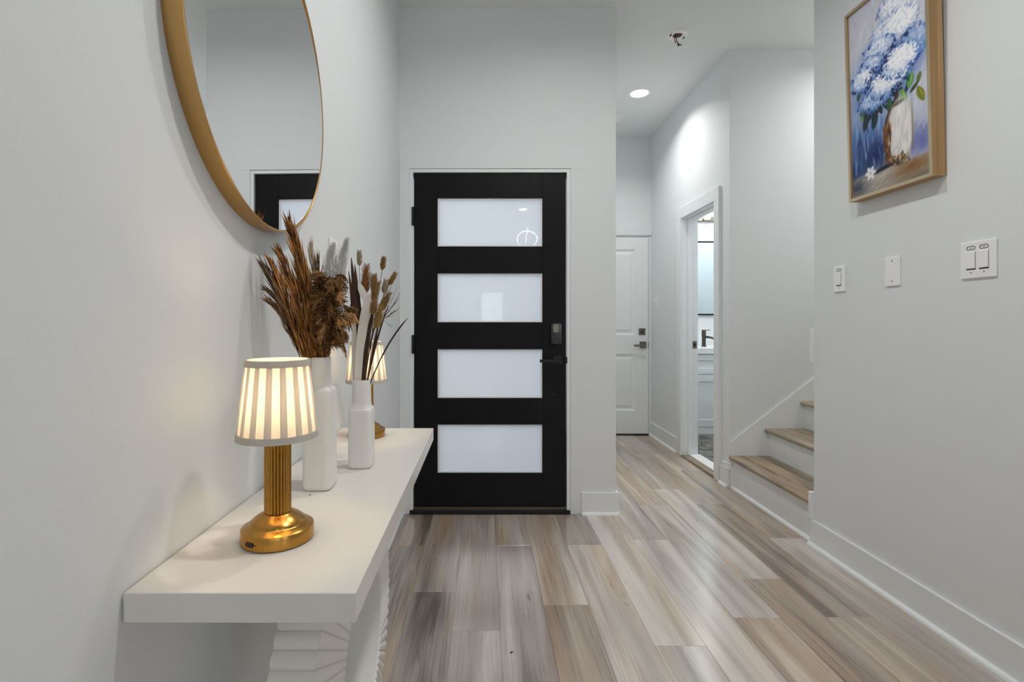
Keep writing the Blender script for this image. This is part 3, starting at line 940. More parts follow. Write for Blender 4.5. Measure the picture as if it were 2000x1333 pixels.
# ------------------------------------------------------------------ console table
tb = thing('console_table', (-.345, 1.26, 0), 'white console table on a fluted ring pedestal along the left wall', 'console table')
TX0, TX1, TY0, TY1, TZ = -.507, -.180, .712, 1.812, .778
box('tabletop', TX0, TX1, TY0, TY1, TZ - .0425, TZ, M['lacquer'], tb, .0016)
def fluted_ring(cx, cyy, cz, AO, BO, AI, BI, wo, wi, N=76, sub=12, d=.006, dn=.008):
    rs = []
    T = N * sub
    for i in range(T):
        th = 2 * math.pi * i / T
        b = abs(math.sin(N * th / 2)) ** .45
        c_, s_ = math.cos(th), math.sin(th)
        o_ = -d + d * b
        e_ = -.010 - d * (1 - b)
        # (how far along from inner 0 to outer 1, offset, side offset)
        pts = [(1, o_, wo - dn * (1 - b) * .8), (1, e_, wo + .003 - dn * (1 - b)), (0, 0, wi - dn * .5 * (1 - b)), (0, -.003, wi - .006),
               (0, -.003, -wi + .006), (0, 0, -wi + dn * .5 * (1 - b)), (1, e_, -wo - .002 + dn * (1 - b)), (1, o_, -wo + dn * (1 - b) * .1)]
        rs.append([(cx + x, cyy + ((AO if k else AI) + q) * c_, cz + ((BO if k else BI) + q) * s_) for k, q, x in pts])
    return MB().rings(rs, loop=True)
obj('ring_pedestal', fluted_ring(-.338, 1.218, .3685, .3675, .3675, .194, .194, .042, .055), M['ring_white'], tb, smooth=20)

# ------------------------------------------------------------------ vases
def vase(loc, label, hw, h_body, h_neck, r_neck, group):
    x, y, z = loc
    v = thing('vase', loc, label, 'vase', group)
    R = []
    r = .013
    R.append(rounded_rect(x, y, hw - .006, hw - .006, r, z, 6))
    R.append(rounded_rect(x, y, hw - .001, hw - .001, r, z + .004, 6))
    R.append(rounded_rect(x, y, hw, hw, r, z + .012, 6))
    R.append(rounded_rect(x, y, hw, hw, r, z + h_body - .012, 6))
    for k in range(1, 6):
        a = k / 5 * math.pi / 2
        e = hw - .0055 * (1 - math.cos(a))
        R.append(rounded_rect(x, y, e, e, r, z + h_body - .012 + .012 * math.sin(a), 6))
    ht = z + h_body
    def sq_round(hh, t, zz):
        a = rounded_rect(x, y, hh, hh, hh * (0.35 + .6 * t), zz, 6)
        return a
    R.append(sq_round(r_neck + .0018, .35, ht + .0012))
    R.append(sq_round(r_neck + .0004, .5, ht + .004))
    R.append(sq_round(r_neck, .65, ht + .010))
    R.append(sq_round(r_neck - .001, .8, ht + h_neck * .6))
    R.append(sq_round(r_neck - .0005, .8, ht + h_neck - .003))
    R.append(sq_round(r_neck - .002, .8, ht + h_neck))
    R.append(sq_round(r_neck - .0045, .8, ht + h_neck - .001))
    R.append(sq_round(r_neck - .0045, .8, ht - .01))
    obj('vase_body', MB().rings(R), M['ceramic'], v, smooth=50)
    return v
V1 = (-.377, 1.166, TZ)
V2 = (-.322, 1.335, TZ)
vase(V1, 'tall white bottle vase holding russet reeds on the console table', .0325, .230, .070, .0245, 'white bottle vases on the console table')
vase(V2, 'shorter white bottle vase holding bunny tail grass on the console table', .0305, .157, .072, .0245, 'white bottle vases on the console table')

# ------------------------------------------------------------------ table lamps
def lamp(loc, label, group):
    x, y, z = loc
    L_ = thing('table_lamp', loc, label, 'table lamp', group)
    base = obj('base', MB().lathe([(.0585, 0), (.0605, .002), (.0605, .022), (.0597, .0240), (.0578, .0252), (.0490, .0292), (.0474, .0298), (.0466, .0305), (.0462, .0330), (.0450, .0345),
                            (.0400, .0388), (.0350, .0422), (.0300, .0450), (.0258, .0472), (.0245, .0482), (.0225, .0485)], loc, 64), M['brass'], L_, smooth=30)
    NF, sub = 24, 6
    rs = []
    for zz in (.047, .20):
        ring = []
        for i in range(NF * sub):
            a = 2 * math.pi * i / (NF * sub)
            rr = .0224 - .0024 * (1 - abs(math.sin(NF * a / 2)) ** .7)
            ring.append((x + rr * math.cos(a), y + rr * math.sin(a), z + zz))
        rs.append(ring)
    obj('column', MB().rings(rs), M['brass_column'], L_, smooth=50)
    # port on the near side of the foot
    th = math.radians(246)
    ux, uy = math.cos(th), math.sin(th)
    tx, ty = -uy, ux
    pl = []
    for k in range(16):
        a = 2 * math.pi * k / 16
        u = .0048 * math.copysign(1, math.cos(a)) * (abs(math.cos(a)) > .01) + .0042 * math.cos(a)
        pl.append((u, .0042 * math.sin(a)))
    m = MB().rings([[(x + ux * rr + tx * u, y + uy * rr + ty * u, z + .0125 + w) for u, w in pl] for rr in (.0585, .0612)])
    obj('charging_port', m, M['black_gloss'], base)
    th2 = math.radians(258)
    m = MB().lathe([(.0009, 0), (.0009, .001)], (0, 0, 0), 8)
    o = obj('indicator_hole', m, M['gasket'], base, local=True)
    o.matrix_local = Matrix.Translation((.0606 * math.cos(th2), .0606 * math.sin(th2), .0125)) @ Matrix.Rotation(th2, 4, 'Z') @ Matrix.Rotation(math.pi / 2, 4, 'Y')
    # shade: one fabric layer with seventeen overlapping pleats, hemmed top and bottom
    zb, zt, rb0, rt0 = .179, .314, .0665, .0515
    def rad(t): return rb0 + (rt0 - rb0) * t
    NP = 16
    n = NP * 12
    lay = MB()
    rs = []
    for t in (0, .25, .5, .75, 1):
        rs.append([(x + (rad(t) - .0012) * math.cos(2 * math.pi * i / n), y + (rad(t) - .0012) * math.sin(2 * math.pi * i / n), z + zb + (zt - zb) * t) for i in range(n)])
    lay.rings(rs, cap0=False, cap1=False)
    sh = obj('lamp_shade', lay, M['shade'], L_, smooth=50)
    for k in range(NP):
        a0 = 2 * math.pi * (k + .12) / NP
        wd = 2 * math.pi / NP * .46
        pr = []
        for t in (.02, .5, .98):
            row = []
            for q in range(5):
                a = a0 + wd * q / 4
                rr = rad(t) + (.0002, .0012, .0016, .0012, .0002)[q]
                row.append((x + rr * math.cos(a), y + rr * math.sin(a), z + zb + (zt - zb) * t))
            pr.append(row)
        obj('pleat', MB().rings(pr, closed=False, cap0=False, cap1=False), M['shade'], sh, smooth=60)
    for t0, t1 in ((-.005, .075), (.925, 1.01)):
        hb = MB()
        hb.rings([[(x + (rad(t) + e) * math.cos(2 * math.pi * i / 72), y + (rad(t) + e) * math.sin(2 * math.pi * i / 72), z + zb + (zt - zb) * t) for i in range(72)]
                  for t, e in ((t0, .0022), (t1, .0022), (t1, -.0020), (t0, -.0020))], loop=True)
        obj('hem', hb, M['shade'], sh, smooth=40)
    spider = MB().tube([(x - .052, y, z + .293), (x + .052, y, z + .293)], .0012, 6).tube([(x, y, z + .20), (x, y, z + .293)], .002, 6)
    obj('shade_carrier', spider, M['brass'], L_)
    obj('bulb', MB().lathe([(.004, .200), (.011, .205), (.013, .216), (.012, .230), (.007, .240), (.001, .243)], loc, 16), M['bulb'], L_, smooth=60)
    pdl = bpy.data.lights.new('lamp_bulb_light', 'POINT')
    pdl.energy = LAMP_W
    pdl.color = (1, .70, .39)
    pdl.shadow_soft_size = .018
    po = bpy.data.objects.new('lamp_bulb_light', pdl)
    COL.objects.link(po)
    po.parent = L_
    po.location = (.0, .0, .252)
    return L_
LAMP_W = 1.05
lm = lamp((-.3625, .892, TZ), 'nearer lit brass table lamp with pleated white shade at the front of the console', 'brass lamps on the console table')
dup(lm, (-.391, 1.69, TZ), 'farther lit brass table lamp half hidden behind the shorter vase', 'brass lamps on the console table')

# ------------------------------------------------------------------ mirror
mr = thing('round_mirror', (XL, 1.148, 1.721), 'large round wall mirror in a thin brass frame above the console table', 'mirror')
mc = (XL, 1.148, 1.721)
def xlathe(prof, n=128, loop=True):
    rs = []
    for r, d in prof:
        rs.append([(mc[0] + d, mc[1] + r * math.cos(2 * math.pi * i / n), mc[2] + r * math.sin(2 * math.pi * i / n)) for i in range(n)])
    return MB().rings(rs, loop=loop)
obj('frame', xlathe([(.3536, .0), (.3536, .034), (.3530, .035), (.3500, .035), (.3495, .0345), (.3495, .0)]), M['gold_frame'], mr, smooth=30)
g = obj('mirror_glass', xlathe([(.349, -.0015), (.349, .0015)], 96, False), M['mirror'], mr)
g.location = (.0265, 0, 0)
g.rotation_euler = (0, 0, -.017)

# ------------------------------------------------------------------ painting
PYF, PYN, PZ0, PZ1 = 2.300, 1.872, 1.700, 2.545
PT = .052
pa = thing('framed_painting', (XR - .001, (PYF + PYN) / 2, PZ0), 'framed painting of white and blue hydrangeas in a white vase on the right wall', 'painting')
fw = .013
# frame members run around; local axes: x out of the wall is negative
def member(name, y0, y1, z0, z1):
    f = box(name, XR - PT, XR - .001, y0, y1, z0, z1, M['frame_wood'], pa, .0012)
    obj('gilt_edge', MB().box(XR - PT - .0012, XR - PT, y0, y1, z0, z1), M['gold_rim'], f)
member('frame_side', PYF - fw, PYF, PZ0, PZ1)
member('frame_side', PYN, PYN + fw, PZ0, PZ1)
member('frame_rail', PYN + fw, PYF - fw, PZ0, PZ0 + fw)
member('frame_rail', PYN + fw, PYF - fw, PZ1 - fw, PZ1)

def paint():
    W, H = 210, 420
    yy, xx = np.mgrid[0:H, 0:W]
    u, v = (xx + .5) / W, (yy + .5) / H          # u: from the far edge, v: from the bottom
    rg = np.random.default_rng(7)
    C = np.zeros((H, W, 3))
    def put(mask, col, win=None):
        m = np.clip(mask, 0, 1)[..., None]
        if win is None: C[:] = C * (1 - m) + np.array(col) / 255 * m
        else: C[win] = C[win] * (1 - m) + np.array(col) / 255 * m
    def gau(cu, cv, su, sv): return np.exp(-((u - cu) / su) ** 2 - ((v - cv) / sv) ** 2)
    def dab(cu, cv, l, w, ang, col, op=1.0, soft=.3, pointed=0.0):
        """one brush mark: l, w half-lengths in canvas heights, ang from horizontal"""
        R = max(l, w) * 1.5
        x0, x1 = int(max(0, (cu - 2 * R) * W)), int(min(W, (cu + 2 * R) * W + 2))
        y0, y1 = int(max(0, (cv - R) * H)), int(min(H, (cv + R) * H + 2))
        if x1 <= x0 or y1 <= y0: return
        win = (slice(y0, y1), slice(x0, x1))
        du, dv = (u[win] - cu) * .5, v[win] - cv
        c, s_ = math.cos(ang), math.sin(ang)
        x, y = (du * c + dv * s_) / l, (-du * s_ + dv * c) / w
        if pointed:
            m = ((1 - np.clip(x * x, 0, 1)) ** pointed - np.abs(y)) / soft
        else:
            m = (1 + soft - np.sqrt(x * x + y * y)) / (2 * soft)
        put(np.clip(m, 0, 1) * op, col, win)
    C[:] = np.array((206, 207, 218)) / 255
    put(gau(.2, 1.0, .5, .25), (194, 195, 210))
    put(gau(.7, .95, .35, .2) * .6, (206, 207, 216))
    put(gau(.95, .36, .35, .2) * .8, (200, 200, 212))
    put(gau(0, .5, .3, .16) * .7, (164, 184, 212))
    put(gau(.15, .29, .45, .14) * .95, (84, 116, 172))
    put(gau(.36, .19, .30, .09) * .98, (16, 32, 84))
    put(gau(.05, .14, .30, .06) * .85, (30, 52, 98))
    put(gau(.90, .17, .16, .07) * .85, (88, 100, 166))
    for _ in range(420):                          # loose brush strokes
        cu, cv = rg.uniform(0, 1), rg.uniform(.12, 1)
        px = C[min(H - 1, int(cv * H)), min(W - 1, int(cu * W))] * 255
        dab(cu, cv, rg.uniform(.015, .05), rg.uniform(.004, .010), rg.normal(1.3, .4), px + rg.normal(0, 9), .6, .5)
    for _ in range(34):
        dab(rg.uniform(.02, .48), rg.uniform(.15, .37), rg.uniform(.02, .05), .006, rg.normal(1.57, .15),
            [(60, 110, 180), (140, 172, 214), (20, 34, 84), (96, 140, 200)][rg.integers(4)], .6, .5)
    tab = np.clip((.105 + .012 * np.sin(u * 5) + .05 * np.clip(u - .55, 0, 1) - v) * 70, 0, 1)
    put(tab, (164, 159, 150))
    put(tab * gau(.78, .065, .24, .05), (132, 96, 56))
    put(tab * gau(.9, .0, .25, .03) * .8, (112, 104, 92))
    put(gau(.08, .05, .14, .05) * .85, (58, 66, 84))
    put(tab * gau(.4, .075, .2, .015) * .6, (196, 188, 176))
    for _ in range(120):
        cu, cv = rg.uniform(0, 1), rg.uniform(0, .11)
        px = C[min(H - 1, int(cv * H)), min(W - 1, int(cu * W))] * 255
        dab(cu, cv, rg.uniform(.02, .04), .004, rg.normal(.35, .2), px + rg.normal(0, 12), .6, .5)
    dab(.46, .108, .10, .010, .15, (16, 16, 30), .9, .5)
    # dark greens and blues behind, then leaves
    for cu, cv, l, w in ((.45, .60, .17, .15), (.30, .50, .12, .09), (.76, .58, .11, .10), (.55, .45, .12, .05)):
        dab(cu, cv, l, w, 0, (96, 124, 184), .7, .5)
    dark = [(22, 36, 44), (28, 52, 50), (26, 34, 74), (18, 26, 40)]
    for _ in range(60):
        dab(.16 + .64 * rg.random(), .385 + .10 * rg.random(), rg.uniform(.016, .034), rg.uniform(.007, .013), rg.normal(1.57, .7), dark[rg.integers(4)], .9, .3, .8)
    for cu, cv, l, w, an, col in ((.787, .472, .036, .017, 1.3, (96, 150, 78)), (.706, .412, .042, .016, 1.9, (106, 152, 70)), (.90, .385, .042, .016, 2.0, (120, 126, 40)),
                                  (.885, .462, .026, .010, 1.2, (92, 112, 52)), (.129, .545, .034, .012, 1.3, (44, 82, 60)), (.164, .428, .034, .011, 1.5, (92, 140, 70)),
                                  (.22, .385, .050, .017, 1.25, (24, 46, 46)), (.339, .372, .050, .017, 1.35, (22, 44, 54)), (.534, .405, .034, .013, 1.4, (50, 88, 58)),
                                  (.62, .43, .034, .010, 1.2, (58, 44, 40)), (.76, .50, .03, .011, 1.8, (40, 84, 66)), (.83, .43, .03, .008, .6, (60, 70, 40))):
        dab(cu, cv, l * 1.15, w * 1.45, an, col, 1, .35, .8)
        dab(cu + .01, cv + .003, l * .7, w * .25, an, tuple(min(255, c * 1.35 + 12) for c in col), .6, .5)
    # blossom heads, far ones first: blue shade marks, then small petals up to white
    heads = [(.66, .87, .12, .075, .95), (.50, .78, .09, .06, .75), (.68, .775, .10, .075, 1.0), (.40, .705, .10, .068, .55), (.86, .64, .085, .075, .12), (.30, .655, .075, .05, .30),
             (.175, .612, .075, .050, .65), (.34, .478, .10, .050, .38), (.52, .535, .12, .062, .92), (.67, .600, .10, .066, 1.0)]
    for hu, hv, ru, rv, wh in heads:
        ru, rv, wh = ru * 1.12, rv * 1.08, wh + .12
        for _ in range(44):                       # ragged shade at the rim
            th = rg.uniform(0, 6.283)
            dab(hu + 2 * ru * math.cos(th) * rg.uniform(.8, 1.1), hv + rv * math.sin(th) * rg.uniform(.8, 1.1) - .006, rg.uniform(.008, .018), rg.uniform(.004, .008), rg.uniform(0, 3.1),
                [(38, 56, 112), (66, 96, 164), (96, 130, 192)][rg.integers(3)], .85 if hv < .75 else .3, .4)
        n = 420
        for k in range(n):
            rr, th = math.sqrt(rg.random()) * (1.05 - .5 * k / n), rg.uniform(0, 6.283)
            cu, cv = hu + 2 * ru * rr * math.cos(th), hv + rv * rr * math.sin(th)
            lit = wh * .75 + .50 * (k / n) + .30 * rr * math.sin(th + .4) - .22 + rg.normal(0, .13)
            lit = min(1, max(0, lit))
            a_, b_ = np.array((82, 124, 192)), np.array((250, 250, 253))
            dab(cu, cv, rg.uniform(.006, .012), rg.uniform(.004, .007), rg.uniform(0, 3.1), a_ * (1 - lit) + b_ * lit, .9, .35)
    for cu, cv in ((.33, .625), (.42, .60), (.28, .585), (.50, .655), (.58, .68), (.75, .70), (.60, .48), (.25, .55)):
        for _ in range(9):                        # deep gaps between the heads
            dab(cu + rg.normal(0, .03), cv + rg.normal(0, .010), rg.uniform(.006, .016), rg.uniform(.002, .0045), rg.uniform(0, 3.1), (22, 36, 84), .9, .4)
    # vase
    dab(.63, .252, .156, .092, 1.57, (72, 48, 30), 1, .06)
    dab(.655, .262, .150, .080, 1.57, (208, 205, 199), 1, .10)
    dab(.68, .27, .125, .055, 1.57, (230, 229, 224), 1, .35)
    dab(.64, .395, .035, .010, .1, (90, 74, 60), .8, .4)
    for _ in range(60):
        dab(rg.uniform(.45, .54), rg.uniform(.13, .31), rg.uniform(.010, .03), .005, rg.normal(1.57, .25), [(112, 72, 34), (62, 40, 28), (150, 98, 50)][rg.integers(3)], .75, .4)
    for _ in range(40):
        dab(rg.uniform(.52, .76), rg.uniform(.108, .145), rg.uniform(.006, .016), .006, rg.normal(1.57, .4), [(140, 92, 46), (70, 46, 30), (190, 160, 120)][rg.integers(3)], .75, .4)
    for _ in range(40):
        dab(rg.uniform(.57, .78), rg.uniform(.16, .37), rg.uniform(.02, .05), .006, rg.normal(1.57, .2), [(246, 245, 242), (192, 190, 188), (216, 214, 208)][rg.integers(3)], .45, .5)
    dab(.80, .25, .12, .005, 1.57, (110, 92, 80), .6, .6)
    for k in range(6):                            # fallen blossom
        th = k * 1.047
        dab(.264 + .036 * math.cos(th), .106 + .017 * math.sin(th), .020, .011, th, (228, 230, 236), .95, .25)
    dab(.264, .106, .006, .005, 0, (150, 150, 130))
    C += rg.normal(0, .014, C.shape)
    return np.clip(C, 0, 1)
img = paint()
H_, W_ = img.shape[:2]
cy0, cy1, cz0, cz1 = PYF - fw, PYN + fw, PZ0 + fw, PZ1 - fw
ys = np.linspace(cy0, cy1, W_); zs_ = np.linspace(cz0, cz1, H_)
xp = XR - PT + .009
vv = [(xp, float(y), float(z_)) for z_ in zs_ for y in ys]
ff = [(r * W_ + c_, r * W_ + c_ + 1, (r + 1) * W_ + c_ + 1, (r + 1) * W_ + c_) for r in range(H_ - 1) for c_ in range(W_ - 1)]
mb = MB(); mb.v, mb.f, mb.t = vv, ff, [0.0] * len(vv)
nb = len(vv)
mb.add([(xp + .012, cy0, cz0), (xp + .012, cy1, cz0), (xp + .012, cy1, cz1), (xp + .012, cy0, cz1)], [(0, 1, 2, 3)], 0.0)
cv = obj('canvas', mb, None, pa)
lin = np.where(img <= .04045, img / 12.92, ((img + .055) / 1.055) ** 2.4)
cols = np.ones((len(mb.v), 4), dtype=np.float32)
cols[:nb, :3] = lin.reshape(-1, 3)
at = cv.data.color_attributes.new('paint', 'FLOAT_COLOR', 'POINT')
at.data.foreach_set('color', cols.ravel())
cm, nt, p_, out_ = new_mat('oil_paint')
an = nt.nodes.new('ShaderNodeVertexColor'); an.layer_name = 'paint'
nt.links.new(an.outputs['Color'], p_.inputs['Base Color'])
p_.inputs['Roughness'].default_value = .5
p_.inputs['Specular IOR Level'].default_value = .25
cv.data.materials.append(cm)
# it hangs from its top, leaning slightly off the wall
pa.rotation_euler = (0, -math.radians(1.5), 0)

# ------------------------------------------------------------------ wall plates
def wall_plate(wall_x, sgn, y, z, w, h, label, gangs=1, blank=False, cat='light switch', group=None):
    """sgn -1: plate faces -x (right wall), +1: faces +x (left wall)"""
    r = thing('blank_plate' if blank else 'light_switch', (wall_x, y, z), label, cat, group)
    def bx(a0, a1, y0, y1, z0, z1):
        xa, xb = sorted((wall_x + sgn * a0, wall_x + sgn * a1))
        return MB().box(xa, xb, y0, y1, z0, z1)
    obj('cover_plate', bx(0, .007, y - w / 2, y + w / 2, z - h / 2, z + h / 2), M['plate'], r, .003)
    if blank:
        for dz in (-.042, .042):
            obj('screw', bx(.0065, .0076, y - .003, y + .003, z + dz - .003, z + dz + .003), M['nickel'], r, .001)
        return r
    for g_ in range(gangs):
        cyy = y + (g_ - (gangs - 1) / 2) * .046
        rk = obj('rocker', bx(.0068, .0105, cyy - .0155, cyy + .0155, z - .030, z + .028), M['plate'], r, .0015)
        obj('shadow_gap', bx(.0066, .0074, cyy - .017, cyy + .017, z - .0345, z - .030), M['plate_dark'], rk)
        obj('rocker_groove', bx(.0066, .0072, cyy - .0170, cyy - .0158, z - .032, z + .03), M['plate_dark'], rk)
        n, rr_ = 24, []
        for i in range(n):
            a = 2 * math.pi * i / n
            cu = math.copysign(.0085, math.cos(a)) if abs(math.cos(a)) > 1e-6 else 0
            rr_.append([(wall_x + sgn * .0073, cyy + cu + (.0062 + e) * math.cos(a), z + .042 + (.0062 + e) * math.sin(a)) for e in (-.0011, .0011)] +
                       [(wall_x + sgn * .0078, cyy + cu + (.0062 + e) * math.cos(a), z + .042 + (.0062 + e) * math.sin(a)) for e in (.0011, -.0011)])
        obj('pill_mark', MB().rings(rr_, loop=True), M['pill_ink'], r, label='dark pill-shaped outline')
        obj('pill_bar', bx(.0068, .0076, cyy - .005, cyy + .005, z + .0412, z + .0428), M['pill_ink'], r)
        obj('screw', bx(.0065, .0076, cyy - .0022, cyy + .0022, z - .0465, z - .042), M['nickel'], r, .001)
    return r
wall_plate(XR, -1, 1.749, 1.374, .127, .129, 'double rocker switch plate on the right wall', 2)
wall_plate(XR, -1, 2.116, 1.369, .078, .124, 'blank white cover plate between the two switches on the right wall', 1, True, 'wall plate')
wall_plate(XR, -1, 2.432, 1.364, .077, .125, 'single rocker switch on the right wall nearest the stairs', 1)
wall_plate(XL, 1, 1.702, 1.375, .077, .125, 'switch on the left wall behind the dried plumes', 1)
wall_plate(XR, -1, 5.02, 1.36, .074, .120, 'small white switch on the hallway wall beside the white door', 1)

# ------------------------------------------------------------------ dried stems
rs1 = random.Random(11)
def bez(p0, p1, p2, n=14):
    p0, p1, p2 = Vector(p0), Vector(p1), Vector(p2)
    return [p0 * (1 - t) ** 2 + p1 * 2 * t * (1 - t) + p2 * t * t for t in [i / (n - 1) for i in range(n)]]
def at_path(pts, t):
    f = t * (len(pts) - 1)
    i = min(int(f), len(pts) - 2)
    return pts[i].lerp(pts[i + 1], f - i), (pts[i + 1] - pts[i]).normalized()
def plume(name, label, cat, group, tip, ctrl, base, mat, smat, n, length, width, spread, radius, t0=.25, droop=.0, taper=True, side=0.0):
    """stem with a plume of slender spikelets lying along it"""
    pts = bez(base, ctrl, tip)
    r = thing(name, base, label, cat, group)
    obj('stem', MB().tube(pts, [.0016 - .0010 * i / 13 for i in range(14)], 5), smat, r)
    m = MB()
    for i in range(n):
        t = t0 + (1 - t0) * (i + rs1.random()) / n
        t = min(t, 1)
        p, d = at_path(pts, t)
        q = (t - t0) / (1 - t0)
        prof = (math.sin(math.pi * min(1, q * .85 + .12)) ** .7) if taper else 1
        v = Vector((rs1.gauss(0, 1), rs1.gauss(0, 1), rs1.gauss(0, 1)))
        v -= d * v.dot(d)
        v.normalize()
        base_p = p + v * radius * prof * rs1.random() ** .6
        dd = d + v * spread * rs1.uniform(.4, 1.3)
        m.spike(base_p - d * length * .35, dd, length * rs1.uniform(.6, 1.3) * (.55 + .45 * prof), width * rs1.uniform(.7, 1.3),
                min(1, max(0, rs1.gauss(.45, .32))), (v.x * side, v.y * side, -droop), rs1)
    obj('plume', m, mat, r)
    return r
W1 = Vector((V1[0], V1[1], TZ + .296))
def P1(px, py, Y): return ((px - 945) * Y / 990, Y, 1.16 - (py - 628) * Y / 990)
# base point inside the neck, control point, tip: metres
def reed(k, bx_, tip, ctrl, label, mat='reed', n=150, length=.050, width=.0042, spread=.16, radius=.010, t0=.22, **kw):
    base = (W1.x + bx_[0], W1.y + bx_[1], W1.z - .10)
    return plume('dried_reed', label, 'dried reed', 'russet reeds in the tall vase', tip, ctrl, base, M[mat], M['stem_dark'], n, length, width, spread, radius, t0, **kw)
reed(0, (0, 0), (-.448, 1.155, 1.398), (-.392, 1.150, 1.240), 'tallest russet reed plume reaching over the mirror edge', n=300, radius=.0125, length=.055)
reed(1, (-.006, -.004), (-.462, 1.130, 1.325), (-.400, 1.140, 1.200), 'orange-brown reed plume left of the tallest one', n=210, radius=.011)
reed(2, (-.009, 0), (-.489, 1.106, 1.292), (-.424, 1.125, 1.195), 'reed plume leaning farthest left toward the wall', 'reed_dark', n=170, radius=.008)
reed(3, (-.004, -.008), (-.470, 1.110, 1.300), (-.418, 1.125, 1.175), 'reed plume between the wall-side one and the orange one', n=190, radius=.009)
reed(4, (-.010, .004), (-.487, 1.118, 1.232), (-.430, 1.135, 1.215), 'thin dark reed tip sticking out sideways to the wall', 'reed_dark', n=70, radius=.004, length=.036, t0=.45)
reed(5, (-.008, -.006), (-.474, 1.112, 1.206), (-.440, 1.120, 1.195), 'lowest drooping dark reed tip on the wall side', 'reed_dark', n=90, radius=.005, length=.040, t0=.35)
reed(6, (.004, .006), (-.386, 1.175, 1.312), (-.384, 1.170, 1.200), 'short dark reed standing upright over the curly plume', 'reed_dark', n=150, radius=.008, length=.042)
reed(7, (.002, .008), (-.403, 1.178, 1.345), (-.390, 1.172, 1.220), 'pale greenish reed just right of the tallest plume', 'bunny_pale', n=90, radius=.006)
reed(8, (.0, .004), (-.425, 1.165, 1.300), (-.388, 1.160, 1.200), 'inner russet reed under the tallest plume', n=210, radius=.012)
reed(9, (-.003, .002), (-.437, 1.130, 1.265), (-.395, 1.145, 1.180), 'inner golden reed in front of the tallest plume', n=210, radius=.012)
# the short leafy lower sprigs that fill the neck of the bunch
def low_sprigs():
    base = (W1.x, W1.y, W1.z - .06)
    r = thing('dried_sprig', base, 'dense brown sprig filling the mouth of the tall vase', 'dried sprig')
    m, s_ = MB(), MB()
    for k in range(9):
        ang = 2 * math.pi * k / 9
        tipp = (W1.x - .010 + .040 * math.cos(ang), W1.y + .024 * math.sin(ang), W1.z + .075 + .02 * rs1.random())
        pts = bez((W1.x + .008 * math.cos(ang), W1.y + .008 * math.sin(ang), W1.z - .05), (W1.x + .013 * math.cos(ang), W1.y + .013 * math.sin(ang), W1.z + .01), tipp)
        s_.tube(pts, .0012, 5)
        for i in range(80):
            t = .35 + .65 * rs1.random()
            p, d = at_path(pts, t)
            v = Vector((rs1.gauss(0, 1), rs1.gauss(0, 1), rs1.gauss(0, 1))); v -= d * v.dot(d); v.normalize()
            m.spike(p + v * .004, d + v * .35, .026 * rs1.uniform(.6, 1.3), .0042, min(1, max(0, rs1.gauss(.45, .28))), None, rs1)
    obj('stem', s_, M['stem_dark'], r)
    obj('foliage', m, M['reed'], r)
low_sprigs()
